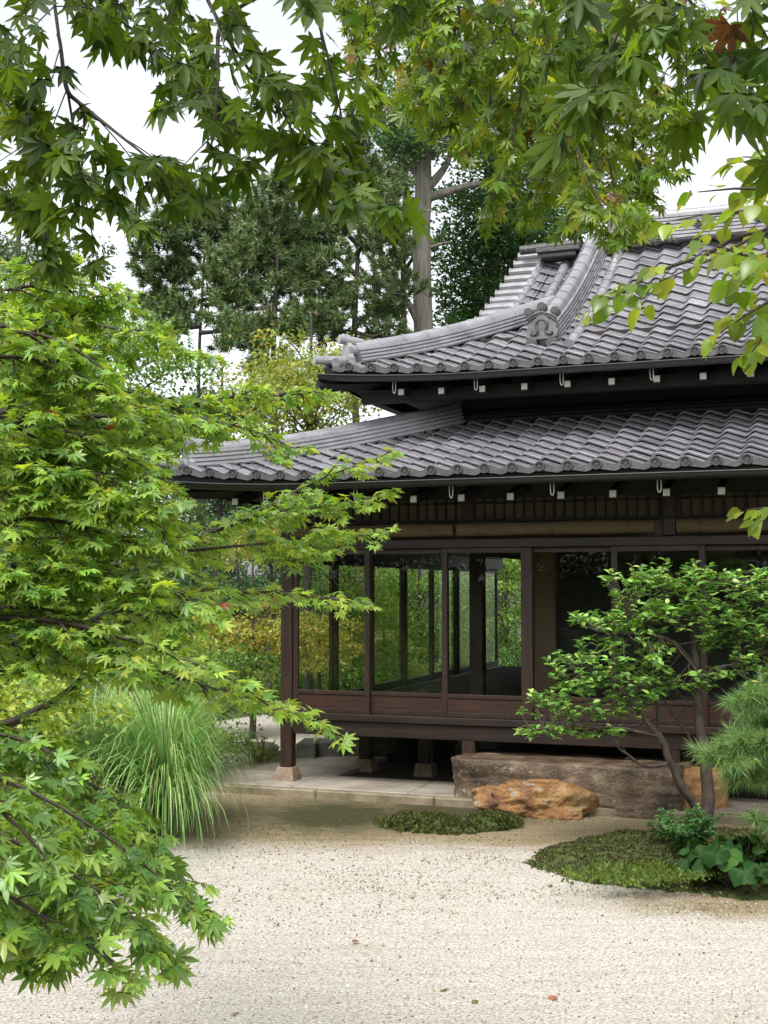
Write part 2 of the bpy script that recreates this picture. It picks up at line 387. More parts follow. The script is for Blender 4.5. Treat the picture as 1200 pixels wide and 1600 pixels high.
# ================================================================== GROUND
def fill_poly(pts, z, mb, col=None):
    mb.add([(p[0], p[1], z) for p in pts], [list(range(len(pts)))], col)
mb = MB(); mb.add([(-250, -250, -.03), (250, -250, -.03), (250, 400, -.03), (-250, 400, -.03)], [(0, 1, 2, 3)])
GSOIL = simple("mossy_soil", (.022, .026, .010), (.075, .085, .028), 2.5, .95, .8, None, .05)
tag(mb.build("garden_ground", GSOIL), kind='structure')
def gravel_mat():
    m, N, L = mat("pale_gravel"); tc = N.new('ShaderNodeTexCoord'); co = tc.outputs['Object']
    big = noise(N, L, co, .9, 6, .7); mid = noise(N, L, co, 9, 5, .7); fine = noise(N, L, co, 55, 4, .8); vor = N.new('ShaderNodeTexVoronoi'); vor.inputs['Scale'].default_value = 70; L.new(co, vor.inputs['Vector'])
    r = ramp(N, [(.34, (.15, .12, .09)), (.46, (.40, .37, .315)), (.62, (.58, .562, .525))]); L.new(fine.outputs['Fac'], r.inputs[0])
    rv = ramp(N, [(0.0, .5), (.5, 1.1)]); L.new(vor.outputs['Color'], rv.inputs[0])
    c = mixc(N, L, .55, r.outputs[0], rv.outputs[0], 'MULTIPLY')
    # lines left by the rake and rain
    st = noise(N, L, co, 3.2, 6, .75, (.5, 3.4, 1)); rs = ramp(N, [(.36, (.72, .66, .58)), (.6, (1.0, 1.0, 1.0))]); L.new(st.outputs['Fac'], rs.inputs[0])
    c = mixc(N, L, .45, c, rs.outputs[0], 'MULTIPLY')
    # scattered dark bits
    sp = noise(N, L, co, 34, 3, .8); rp = ramp(N, [(.66, 0.0), (.72, .7)]); L.new(sp.outputs['Fac'], rp.inputs[0]); c = mixc(N, L, rp.outputs[0], c, (.11, .09, .06))
    # green algae flecks in drifts
    gm = noise(N, L, co, .55, 5, .7); gf = noise(N, L, co, 16, 4, .8, (1, 2.2, 1))
    ml = N.new('ShaderNodeMath'); ml.operation = 'MULTIPLY'; L.new(gm.outputs['Fac'], ml.inputs[0]); L.new(gf.outputs['Fac'], ml.inputs[1])
    rg = ramp(N, [(.30, 0.0), (.40, .55)]); L.new(ml.outputs[0], rg.inputs[0]); c = mixc(N, L, rg.outputs[0], c, (.2, .2, .075))
    # damp hollow in front of the paving: wet sand with a skin of water
    def blob(x, y, sx, sy, lo, hi, nscale=2.5, amp=.55):
        g = N.new('ShaderNodeMapping'); g.vector_type = 'POINT'; g.inputs['Location'].default_value = (-x / sx, -y / sy, 0); g.inputs['Scale'].default_value = (1 / sx, 1 / sy, 0)
        L.new(co, g.inputs[0]); ln = N.new('ShaderNodeVectorMath'); ln.operation = 'LENGTH'; L.new(g.outputs[0], ln.inputs[0])
        nn = noise(N, L, co, nscale, 5, .7, (1, 1.8, 1)); a = N.new('ShaderNodeMath'); a.operation = 'MULTIPLY_ADD'; L.new(nn.outputs['Fac'], a.inputs[0]); a.inputs[1].default_value = amp; L.new(ln.outputs['Value'], a.inputs[2])
        hf = N.new('ShaderNodeMath'); hf.operation = 'MULTIPLY'; hf.inputs[1].default_value = .5; L.new(a.outputs[0], hf.inputs[0]); q = ramp(N, [(lo / 2, 1.0), (hi / 2, 0.0)]); L.new(hf.outputs[0], q.inputs[0]); return q.outputs[0]
    damp = None
    for (x, y, sx, sy) in ((-.3, 11.3, 2.9, 1.7), (1.7, 10.7, 2.4, 1.1), (2.8, 11.2, 2.0, .8), (3.4, 8.1, 2.2, .5)):
        bl = blob(x, y, sx, sy, .95, 1.35)
        if damp is None: damp = bl
        else:
            mx = N.new('ShaderNodeMath'); mx.operation = 'MAXIMUM'; L.new(damp, mx.inputs[0]); L.new(bl, mx.inputs[1]); damp = mx.outputs[0]
    c = mixc(N, L, damp, c, mixc(N, L, 1.0, c, (.58, .50, .36), 'MULTIPLY'))
    wet = blob(-.42, 11.25, 1.15, 1.25, .85, 1.5, 5.5, 1.0); wet2 = blob(.7, 11.55, 1.1, 1.1, .9, 1.5, 6.0, .9)
    mx = N.new('ShaderNodeMath'); mx.operation = 'MAXIMUM'; L.new(wet, mx.inputs[0]); L.new(wet2, mx.inputs[1]); wet = mx.outputs[0]
    wn = noise(N, L, co, 22, 4, .75, (1, 2.5, 1)); wr = ramp(N, [(.35, (.018, .017, .008)), (.65, (.085, .08, .04))]); L.new(wn.outputs['Fac'], wr.inputs[0]); c = mixc(N, L, wet, c, wr.outputs[0])
    ro = N.new('ShaderNodeMapRange'); L.new(wet, ro.inputs[0]); ro.inputs[3].default_value = .85; ro.inputs[4].default_value = .5
    hh = N.new('ShaderNodeMath'); hh.operation = 'MULTIPLY_ADD'; L.new(mid.outputs['Fac'], hh.inputs[0]); hh.inputs[1].default_value = .8; L.new(fine.outputs['Fac'], hh.inputs[2])
    bp = N.new('ShaderNodeBump'); bp.inputs['Distance'].default_value = .02; L.new(hh.outputs[0], bp.inputs['Height'])
    bs = N.new('ShaderNodeMapRange'); L.new(wet, bs.inputs[0]); bs.inputs[3].default_value = .38; bs.inputs[4].default_value = .08; L.new(bs.outputs[0], bp.inputs['Strength'])
    finish(N, L, c, ro.outputs[0], bp.outputs[0], .12); return m
mb = MB()
edge = [(-3.5, 0), (14, 0), (14, 19), (8, 20.5), (-2.0, 20.2), (-3.2, 18), (-3.0, 16), (-2.6, 13.6), (-2.3, 12.0), (-1.9, 11.0), (-1.75, 10.3), (-1.75, 9.6), (-1.9, 8.9), (-1.85, 8.2), (-1.85, 7.4), (-2.05, 6.7), (-2.6, 5.8), (-3.4, 4.6)]
fill_poly(edge, 0, mb)
tag(mb.build("gravel_court", gravel_mat()), kind='structure')

# drip paving of cut stone round the house, L-shaped (local frame of the house)
PAVE = simple("cut_paving_stone", (.15, .128, .10), (.36, .32, .265), 2.2, .6, .3, None, .01)
PAVE2 = simple("paving_edge_stone", (.10, .085, .045), (.27, .22, .15), 5, .7, .5)
def lx(p): return p
pv = MB(); pk = MB()
xs = np.linspace(-.98, 8.6, 9)
for i in range(8):
    z = .08 + random.uniform(-.003, .003)
    pv.box(xs[i] + .004, xs[i + 1] - .004, -.38, .43 if i else .43, -.05, z, .006)
    pk.box(xs[i] + .3 + .004, xs[i + 1] + .3 - .004, -.5, -.386, -.05, z - .004, .012)
ys = np.linspace(.43, 10.5, 9)
for i in range(8): pv.box(-.98, .36, ys[i] + .004, ys[i + 1] - .004, -.05, .08 + random.uniform(-.003, .003), .006)
ko = pk.build("paving_kerb", PAVE2); ko.location = O; ko.rotation_euler = (0, 0, TH); tag(ko, kind='structure')
po = pv.build("stone_paving", PAVE); po.location = O; po.rotation_euler = (0, 0, TH); tag(po, kind='structure')
mb = MB(); mb.box(.362, 8.6, .432, 8.6, -.02, .035)
uo = mb.build("under_floor_soil", simple("dry_dark_soil", (.02, .014, .009), (.055, .04, .028), 18, .95, .6)); uo.location = O; uo.rotation_euler = (0, 0, TH); tag(uo, kind='structure')

# ================================================================== THE HOUSE
house = tag(empty("garden_house", O, TH), "dark timber garden house with two tiers of grey tiled roof above glass doors", "house")
W_, D_ = 8.4, 8.3
YR = 4.2
TW, TE = .25, .245
def sag(c):   # eaves lifting towards the corners
    return c
def roof_surface(z0, a, b, xe, span, curl):
    def f(x, s):
        k = np.clip(1 - (np.minimum(x - xe, span - (x - xe))) / 1.7, 0, 1) ** 2 * np.clip(1 - s / 1.8, 0, 1)
        return z0 + a * s + b * s * s + curl * k
    return f
def tile_field(mb, f, xe, length, smax, hip, verge, mp, phase=0.0):
    """one slope. x runs along the eave from xe to xe+length, s goes up the slope; mp maps (x, s, z) to the house frame"""
    ncol = int(length / TW) + 2; sub = 12
    xg = xe - TW + np.arange(ncol * sub + sub) * TW / sub + phase
    ph = ((xg - xe - phase) / TW) % 1.0
    pr = .027 * np.sin(2 * np.pi * (ph + .09 * np.sin(2 * np.pi * ph)))
    cidx = np.floor((xg - xe - phase) / TW + 1e-6).astype(int)
    nc = int(math.ceil(smax / TE)); tint = rng.normal(1, .13, (nc + 1, ncol + 3)); dz = rng.normal(0, .0028, (nc + 1, ncol + 3))
    for j in range(nc):
        s0, s1 = j * TE, min((j + 1) * TE, smax)
        sm = (s0 + s1) / 2
        ins = 0
        x0 = xe + (min(sm, hip) if hip else 0); x1 = xe + length - (min(sm, hip) if hip else 0)
        if hip and sm > hip: x0 = xe + verge; x1 = xe + length - verge
        xs = np.clip(xg, x0, x1)
        keep = np.where((xg > x0 - TW / sub) & (xg < x1 + TW / sub))[0]; xs = xs[keep]; p = pr[keep]; ci = cidx[keep] + 1
        d = dz[j][ci]; tn = tint[j][ci]
        rows = [(s0 + .055, -.010), (s0 - .022, .017), (s0 - .027, .033), (s0 - .015, .037), (s0 + TE * .5, .019), (s1 + .05, -.006)]
        V = []
        for (s, h) in rows:
            z = f(xs, np.full_like(xs, max(s, 0))) + p + h + d * (1 if h > .005 else 0)
            V.append(np.stack(mp(xs, np.full_like(xs, s), z), 1))
        m = len(xs); k = np.arange(m - 1)
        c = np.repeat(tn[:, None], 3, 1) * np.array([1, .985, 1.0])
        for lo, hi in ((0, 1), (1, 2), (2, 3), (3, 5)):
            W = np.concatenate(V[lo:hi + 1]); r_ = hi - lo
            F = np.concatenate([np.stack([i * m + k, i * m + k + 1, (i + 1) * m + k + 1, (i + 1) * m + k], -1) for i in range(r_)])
            mb.add(W, F, np.tile(c * (.42 if hi < 3 else 1), (r_ + 1, 1)), True)  # shade under each overlapping tile lip put into the vertex colour
def roof_maps(xe, ye, X1, Y1):
    front = lambda x, s, z: (x, ye + s, z)
    back = lambda x, s, z: (X1 + xe - x, Y1 - s, z)
    left = lambda x, s, z: (xe + s, Y1 - (x - ye), z)      # x here runs from ye
    right = lambda x, s, z: (X1 - s, x, z)
    return front, back, left, right
def sweep(mb, P, prof, up=(0, 0, 1), closed=True, cap=True, col=None):
    P = np.asarray(P, float); T = nrm(np.gradient(P, axis=0)); up = np.array(up, float); k = len(P); n = len(prof); V = []
    for i in range(k):
        Sd = np.cross(T[i], up); Sd /= np.linalg.norm(Sd); U = np.cross(Sd, T[i])
        V.append(P[i] + np.array([a * Sd + b * U for a, b in prof]))
    V = np.concatenate(V); i = np.arange(k - 1)[:, None] * n; j = np.arange(n)[None]; j2 = (j + 1) % n
    mb.add(V, np.stack([i + j, i + n + j, i + n + j2, i + j2], -1).reshape(-1, 4), col)
    if cap:
        mb.add(V[:n], [list(range(n))]); mb.add(V[-n:], [list(range(n))[::-1]])
def ridge_profile(w0, w1, layers, lh, rt):
    """stack of flat ridge tiles stepping in, a half-round tile on top"""
    Lp = []; Rp = []
    for i in range(layers):
        ww = w0 + (w1 - w0) * i / max(layers - 1, 1); z = i * lh
        Rp += [(ww - .034, z), (ww - .034, z + .012), (ww, z + .014), (ww, z + lh - .002), (ww - .034, z + lh)]
    top = layers * lh
    arc = [(rt * math.cos(a), top + .01 + rt * math.sin(a)) for a in np.linspace(0, math.pi, 11)]
    Lp = [(-a, b) for a, b in Rp[::-1]]
    return Rp + arc + Lp
def ridge(name, P, prof, parent, rt_h=None, nseg=24, seams=True, mat_=None):
    Q, ln = smooth_poly(P, nseg); mb = MB(); sweep(mb, Q, prof)
    if seams and rt_h:
        rt, top = rt_h; n = int(ln / .29); Q2, _ = smooth_poly(P, n + 1)
        T = nrm(np.gradient(Q2, axis=0))
        for i in range(1, n):
            pr = [((rt + .004) * math.cos(a), top + .01 + (rt + .004) * math.sin(a)) for a in np.linspace(0, math.pi, 11)]
            sweep(mb, [Q2[i] - T[i] * .014, Q2[i], Q2[i] + T[i] * .014], pr, closed=False)
    return mb.build(name, mat_ or TILE, parent, col=True)
def disc_mesh():
    """round eave tile end with a rim and a flower of eight petals"""
    mb = MB(); n = 20; ang = np.arange(n) * 2 * math.pi / n
    prof = [(.047, .10), (.047, -.002), (.044, -.010), (.036, -.010), (.033, .002), (.010, .002), (.008, -.006), (.0005, -.008)]
    V = np.concatenate([np.stack([r * np.cos(ang), np.full(n, y), r * np.sin(ang)], 1) for r, y in prof])
    i = np.arange(len(prof) - 1)[:, None] * n; j = np.arange(n)[None]; j2 = (j + 1) % n
    mb.add(V, np.stack([i + j, i + j2, i + n + j2, i + n + j], -1).reshape(-1, 4))
    for k in range(8):
        a = k * math.pi / 4; c, s = math.cos(a), math.sin(a)
        pts = [(.012, 0), (.022, .0065), (.032, 0), (.022, -.0065)]
        P = [(r * c - t * s, -.007 if 0 else .001, r * s + t * c) for r, t in pts] + [(.022 * c, -.007, .022 * s)]
        mb.add(P, [(0, 1, 4), (1, 2, 4), (2, 3, 4), (3, 0, 4)])
    return mb

def make_roof(name, xe, ye, X1, Y1, z0, a, b, curl, smax, hip, verge):
    f = roof_surface(z0, a, b, xe, X1 - xe, curl); f2 = roof_surface(z0, a, b, ye, Y1 - ye, curl)
    fr, bk, lf, rt = roof_maps(xe, ye, X1, Y1)
    mb = MB()
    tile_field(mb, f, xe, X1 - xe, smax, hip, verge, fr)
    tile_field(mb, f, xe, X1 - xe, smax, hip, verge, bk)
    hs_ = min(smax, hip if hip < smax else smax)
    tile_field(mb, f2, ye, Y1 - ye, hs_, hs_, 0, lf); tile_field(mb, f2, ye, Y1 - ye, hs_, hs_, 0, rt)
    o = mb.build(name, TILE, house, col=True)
    # boarded underside and eave board
    so_ = MB(); n = 12
    for fn, mp, L0, LL in ((f, fr, xe, X1 - xe), (f, bk, xe, X1 - xe), (f2, lf, ye, Y1 - ye), (f2, rt, ye, Y1 - ye)):
        ss = np.linspace(.02, min(hs_, 1.6), 6); G = []
        for s in ss:
            x = np.linspace(L0 + s, L0 + LL - s, 40); z = fn(x, np.full(40, s)) - .075
            G.append(np.stack(mp(x, np.full(40, s), z), 1))
        V = np.concatenate(G); i = np.arange(5)[:, None] * 40; k = np.arange(39)[None]
        so_.add(V, np.stack([i + k, i + 40 + k, i + 41 + k, i + k + 1], -1).reshape(-1, 4))
        x = np.linspace(L0 + .02, L0 + LL - .02, 60); z = fn(x, np.zeros(60))
        A = np.stack(mp(x, np.full(60, .005), z - .005), 1); Bq = np.stack(mp(x, np.full(60, .018), z - .10), 1)
        V = np.concatenate([A, Bq]); k = np.arange(59)
        so_.add(V, np.stack([k, k + 1, k + 61, k + 60], -1))
    so_.build("eave_board", WOODD, o)
    # edge tiles: wave-edged drip strip and round ends
    lip = MB()
    x = np.arange(xe + .12, X1 - .12, TW / 8); p = ((x - xe) / TW) % 1
    zz = f(x, np.zeros_like(x)); hump = .027 * np.sin(2 * np.pi * (p + .10 * np.sin(2 * np.pi * p)))
    A = np.stack([x, np.full_like(x, ye - .026), zz + hump + .026], 1); Bq = np.stack([x, np.full_like(x, ye - .030), zz + hump * .5 - .034], 1); Cq = np.stack([x, np.full_like(x, ye + .01), zz - .034 + hump * .5], 1)
    V = np.concatenate([A, Bq, Cq]); m = len(x); k = np.arange(m - 1)
    lip.add(V, np.concatenate([np.stack([k + m, k + m + 1, k + 1, k], -1), np.stack([k + 2 * m, k + 2 * m + 1, k + m + 1, k + m], -1)]))
    lip.build("drip_edge_tile", TILED, o)
    d0 = None
    k = 0
    x = xe + .2 + .0
    j0 = int(round(.2 / TW))
    for j in range(0, int((X1 - xe) / TW)):
        x = xe + (j + .22) * TW
        if x < xe + .1 or x > min(X1 - .1, xe + 34 * TW): continue
        loc = (x, ye - .035, float(f(np.array([x]), np.array([0.0]))[0]) + .012)
        if d0 is None:
            d0 = disc_mesh().build("round_eave_tile", TILED, o, smooth=False); d0.location = loc
        else: dup(d0, o, loc)
    return o, f, f2
XE, YE = .26, .26
UZ0, UA, UB = 4.23, .36, .044
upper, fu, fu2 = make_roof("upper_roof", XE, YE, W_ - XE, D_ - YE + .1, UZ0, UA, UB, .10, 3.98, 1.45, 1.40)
LXE = -.95
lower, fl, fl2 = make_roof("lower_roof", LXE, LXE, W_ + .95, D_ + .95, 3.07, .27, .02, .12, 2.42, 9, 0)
def fz(f, x, s): return float(f(np.array([x]), np.array([s]))[0])

# hip ridges
HP = ridge_profile(.15, .11, 4, .038, .075)
def hip_pts(f, xe, s0, s1, n=14, lift=0.0):
    return [(xe + s, xe + s, fz(f, xe + s, s) + lift) for s in np.linspace(s0, s1, n)]
P = hip_pts(fu, XE, .28, 2.05); ridge("hip_ridge", P, HP, upper, (.075, 4 * .038))
P2 = [(2 * 0 + x, D_ + .1 - y + 0, z) for x, y, z in P]; ridge("hip_ridge", P2[::-1], HP, upper)
P2 = [(W_ - x, y, z) for x, y, z in P]; ridge("hip_ridge", P2[::-1], HP, upper)
P = hip_pts(fl, LXE, .18, 2.36); HPL = ridge_profile(.13, .10, 4, .042, .068); ridge("hip_ridge", P, HPL, lower, (.068, 4 * .042))
P2 = [(x, D_ - y, z) for x, y, z in P]; ridge("hip_ridge", P2[::-1], HPL, lower)
P2 = [(W_ - x, y, z) for x, y, z in P]; ridge("hip_ridge", P2[::-1], HPL, lower)
# ridge along the foot of the upper wall, eave shadow painted in by near-black material
SK = ridge_profile(.10, .07, 2, .045, .055)
ridge("skirt_ridge", [(1.5, 1.40, fz(fl, 3, 2.36) - .01), (W_ - 1.5, 1.40, fz(fl, 3, 2.36) - .01)], SK, lower, (.055, .09), 6, mat_=WOODD)
# corner ends of hips: upturned edge tile, round end tiles, end plate
def corner_end(f, xe, parent, big=1.0):
    mb = MB(); z = fz(f, xe + .24, .24)
    d = np.array([-1, -1, 0]) / math.sqrt(2)
    c = np.array([xe + .25, xe + .25, z])
    def cyl(p, q, r, n=12): mb.tube([p, (np.array(p) + np.array(q)) / 2, q], r, r, n)
    mb.tube([c + d * -.10 + (0, 0, .235), c + d * .03 + (0, 0, .25), c + d * .17 + (0, 0, .262)], .05 * big, .05 * big, 12)
    mb.tube([c + d * -.1 + (0, 0, .15), c + d * .10 + (0, 0, .16)], .06 * big, .06 * big, 12)
    sd = np.array([1, -1, 0]) / math.sqrt(2)
    # shield-like end plate
    outline = [(-.12, -.03), (-.14, .05), (-.09, .10), (-.10, .17), (-.05, .22), (.05, .22), (.10, .17), (.09, .10), (.14, .05), (.12, -.03)]
    A = [c + d * .05 + sd * a + np.array([0, 0, b]) for a, b in outline]; B = [p + d * .05 for p in A]; n = len(A)
    mb.add(A + B, [list(range(n)), list(range(2 * n - 1, n - 1, -1))] + [(i, i + n, (i + 1) % n + n, (i + 1) % n) for i in range(n)])
    # the swept-up corner tile
    tip = np.array([xe - .07, xe - .07, fz(f, xe, 0) + .07])
    mb.tube([c + d * 0 + (0, 0, .04), c + d * .17 + (0, 0, .02), tip], [.055, .062, .045], None, 12)
    for (ox, oy) in ((.16, -.035), (-.035, .16)):
        p = np.array([xe + ox, xe + oy, fz(f, xe, 0) + .03]); q = p + np.array([0, .12, .03] if oy < 0 else [.12, 0, .03])
        mb.tube([p, q], .05, .05, 12)
    return mb.build("ridge_end_tile", TILE, parent, col=True)
corner_end(fu, XE, upper); corner_end(fl, LXE, lower, 1.1)

# gable ridges (kudarimune), rolls and verge tiles on the left gable
def slope_pts(x, s0, s1, n=16, lift=0.0): return [(x, YE + s, fz(fu, x, s) + lift) for s in np.linspace(s0, s1, n)]
KX = 2.42
KP = ridge_profile(.17, .12, 6, .036, .09)
gable = ridge("gable_ridge", slope_pts(KX, .86, 3.95, 20), KP, upper, (.09, 6 * .036))
for sx in (1,):
    ridge("gable_ridge", [(W_ - x, y, z) for x, y, z in slope_pts(KX, .86, 3.95, 20)], KP, upper)
RL = [(.062 * math.cos(a), .02 + .062 * math.sin(a)) for a in np.linspace(-.3, math.pi + .3, 13)]
for x, s0 in ((1.74, 1.62), (2.08, 1.75), (2.72, .72)):
    ridge("roll_tile_row", slope_pts(x, s0, 3.98, 18), RL, upper, (.062, .012), 20)
vb = None
for j in range(11):
    s = 1.62 + j * .232; y = YE + s; z = fz(fu, 1.6, s)
    mb = MB(); mb.tube([(0, 0, 0), (-.18, 0, .004), (-.34, 0, 0)], .06, .06, 12); mb.tube([(-.335, 0, 0), (-.35, 0, 0)], .07, .07, 14)
    if vb is None: vb = mb.build("verge_tile", TILE, upper, smooth=False, col=True); vb.location = (1.74, y, z + .05)
    else: dup(vb, upper, (1.74, y, z + .05))
# gable walls, barge boards
for x in (1.86, W_ - 1.86):
    gb = MB()
    pts = [(x, YE + 1.5, fz(fu, 3, 1.5) - .05), (x, D_ + .1 - YE - 1.5, fz(fu, 3, 1.5) - .05), (x, YR, fz(fu, 3, 4.05) - .08)]
    gb.add(pts, [(0, 1, 2)]); gb.add([(p[0] + .05, p[1], p[2]) for p in pts], [(2, 1, 0)])
    gb.build("gable_wall", WOODD, house)
# main ridge and its end ornament
MR = ridge_profile(.22, .15, 7, .048, .085)
zr = fz(fu, 4, 4.05) - .03
mr = ridge("main_ridge", [(2.62, YR, zr + .02), (3.4, YR, zr), (W_ - 3.4, YR, zr), (W_ - 2.62, YR, zr + .02)], MR, upper, (.085, 7 * .048), 30)
d1 = disc_mesh().build("ridge_flower_tile", TILED, mr); d1.location = (3.0, YR - .225, zr + .17)
for j in range(1, 14): dup(d1, mr, (3.0 + j * .36, YR - .225, zr + .17))
def plate(mb, outline, c, ax, ay, th):
    """outline (a,b) extruded along th"""
    c = np.array(c, float); ax = np.array(ax, float); ay = np.array(ay, float); th = np.array(th, float)
    A = [c + ax * a + ay * b for a, b in outline]; B = [p + th for p in A]; n = len(A)
    mb.add(A + B, [list(range(n))[::-1], list(range(n, 2 * n))] + [(i, (i + 1) % n, (i + 1) % n + n, i + n) for i in range(n)])
ONIM = simple('grey_ornament_tile', (.07, .068, .066), (.17, .165, .16), 12, .5, .3)
def oni(parent, c, ax, fw, sc, name="demon_tile"):
    """gable ornament: pentagonal plate, raised loop, round tiles above and below. fw = outward"""
    c = np.array(c, float); ax = np.array(ax, float); fw = np.array(fw, float); up = np.array([0, 0, 1.0])
    mb = MB()
    out = [(-.20, 0), (-.235, .09), (-.20, .13), (-.20, .27), (-.15, .31), (0, .36), (.15, .31), (.20, .27), (.20, .13), (.235, .09), (.20, 0), (.1, -.03), (-.1, -.03)]
    out = [(a * sc, b * sc) for a, b in out]
    plate(mb, out, c, ax, up, -fw * .09 * sc)
    o = mb.build(name, ONIM, parent)
    rm = MB()
    def tb(pts, r): rm.tube([c + ax * a * sc + up * b * sc + fw * .012 for a, b in pts], r * sc, r * sc, 6)
    lp = [(-.135, .035), (-.085, .04), (-.045, .075), (-.07, .13), (-.09, .18), (-.05, .235), (0, .25)]
    lp = lp + [(-a, b) for a, b in lp[::-1][1:]]
    Q, _ = smooth_poly([(a, b, 0) for a, b in lp], 30); tb([(a, b) for a, b, _ in Q], .02)
    for s_ in (-1, 1):
        rm.tube([c + ax * s_ * .14 * sc + up * .055 * sc - fw * .0, c + ax * s_ * .14 * sc + up * .055 * sc + fw * .025], .03 * sc, .02 * sc, 10)
    tb([(-.215, .255), (-.15, .305), (0, .35), (.15, .305), (.215, .255)], .022); tb([(-.2, .225), (-.14, .272), (0, .315), (.14, .272), (.2, .225)], .014)
    tb([(-.23, .0), (-.1, -.03), (.1, -.03), (.23, 0)], .018)
    for a, b, r in ((-.19, .36, .062), (0, .43, .065), (.19, .36, .062), (-.15, -.09, .085), (.15, -.09, .085)):
        p = c + ax * a * sc + up * b * sc
        rm.tube([p - fw * .12 * sc, p + fw * .03 * sc], r * sc, r * sc, 16); rm.tube([p + fw * .03 * sc, p + fw * .04 * sc], r * .7 * sc, r * .6 * sc, 16)
    rm.build("raised_crest", TILED, o)
    return o
s_on = .80
oni(upper, (KX, YE + s_on - .03, fz(fu, KX, s_on) + .10), (1, 0, 0), (0, -1, 0), .74)
oni(upper, (2.60, YR, zr + .06), (0, -1, 0), (-1, 0, 0), 1.0)
# small stepped cap of tiles beside the gable top
mb = MB(); mb.box(1.78, 2.25, 3.70, 4.0, zr - .16, zr - .10, .01); mb.box(1.74, 2.3, 3.66, 4.0, zr - .10, zr - .04, .01)
mb.tube([(1.5, 3.85, zr - .0), (2.3, 3.85, zr + .02)], .06, .06, 12); mb.build("gable_cap_tile", TILED, upper)

# walls between the roofs, house body
wl = MB()
wl.box(1.42, W_ - 1.42, 1.44, 1.50, 3.6, 4.75); wl.box(1.42, 1.48, 1.505, D_ - 1.505, 3.6, 4.75); wl.box(W_ - 1.48, W_ - 1.42, 1.505, D_ - 1.505, 3.6, 4.75); wl.box(1.42, W_ - 1.42, D_ - 1.5, D_ - 1.44, 3.6, 4.75)
wl.build("upper_wall", WOODD, house)
# rafters with white painted ends, gutters with hanging hooks
def eave_fittings(f, y_e, x_start, step, x_end, zc, ycap, gut_z, gx0, gx1, hook_first, parent_roof):
    gm = MB(); n = 9; ang = np.linspace(math.pi * 1.0, math.pi * 2.0, n); r = .055
    X = np.linspace(gx0, gx1, 40)
    lift = np.clip(1 - (X - gx0) / 1.7, 0, 1) ** 2 * .085
    V = np.concatenate([np.stack([np.full(n, x), y_e - .05 + r * np.cos(ang), gut_z + l + r * np.sin(ang)], 1) for x, l in zip(X, lift)] + [np.stack([np.full(n, x), y_e - .05 + (r - .006) * np.cos(ang), gut_z + l + (r - .006) * np.sin(ang)], 1) for x, l in zip(X, lift)])
    i = np.arange(39)[:, None] * n; j = np.arange(n - 1)[None]; F = np.stack([i + j, i + j + 1, i + n + j + 1, i + n + j], -1).reshape(-1, 4)
    gm.add(V, np.concatenate([F[:, ::-1], F + 40 * n]))
    gm.add(V, np.stack([np.arange(39) * n, np.arange(1, 40) * n, np.arange(1, 40) * n + 40 * n, np.arange(39) * n + 40 * n], -1))
    gm.tube([(x, y_e - .05 - r, gut_z + l) for x, l in zip(X, lift)], .009, .009, 6)
    g = gm.build("rain_gutter", IRON, house, smooth=True)
    base = None; hook = None; k = 0; x = x_start
    while x < x_end:
        lf = max(0, 1 - (x - gx0) / 1.7) ** 2 * .06
        if base is None:
            rm = MB(); rm.box(-.035, .035, 0, 1.6, -.045, .045, .004)
            for v_ in rm.V: v_[:, 2] += v_[:, 1] * .25
            base = rm.build("rafter", WOODD, house); base.location = (x, ycap, zc + lf)
            cm = MB(); cm.box(-.03, .03, -.016, -.002, -.03, .032, .003); cap0 = cm.build("painted_end", WHITE, base)
        else:
            rf = dup(base, house, (x, ycap, zc + lf)); dup(cap0, rf)
        if k % 2 == hook_first:
            hx = x - .045
            if hook is None:
                hm = MB(); Q, _ = smooth_poly([(0, 0, .10), (0, 0, -.04), (.004, 0, -.09), (.018, 0, -.105), (.03, 0, -.09), (.032, 0, -.03), (.03, 0, .02)], 26)
                hm.tube(Q, .004, .004, 6); hook = hm.build("gutter_hook", WHITE, g, smooth=True); hook.location = (hx, y_e + .02, gut_z + lf - .06)
            else: dup(hook, g, (hx, y_e + .02, gut_z + lf - .06))
        x += step; k += 1
    return g
eave_fittings(fu, YE, 1.075, .435, 7.6, 4.03, .42, 4.155, XE - .02, W_ - .13, 0, upper)
eave_fittings(fl, LXE, -.26, .463, 8.0, 2.845, -.70, 2.985, LXE - .02, W_ + .93, 1, lower)
# hip rafters at the corner
mb = MB(); mb.tube([(.22, .22, 4.13), (.9, .9, 4.22), (1.5, 1.5, 4.36)], .07, .07, 4); mb.build("hip_rafter", WOODD, house)
mb = MB(); mb.tube([(-.86, -.86, 2.96), (-.3, -.3, 3.0), (.1, .1, 3.08)], .07, .07, 4); mb.build("hip_rafter", WOODD, house)
# stacked boxes of a darker purlin near the eave
mb = MB(); mb.box(.55, W_ - .55, .62, .74, 3.98, 4.10); mb.box(.62, .74, .75, D_ - .75, 3.98, 4.10); mb.build("purlin", WOODD, house)

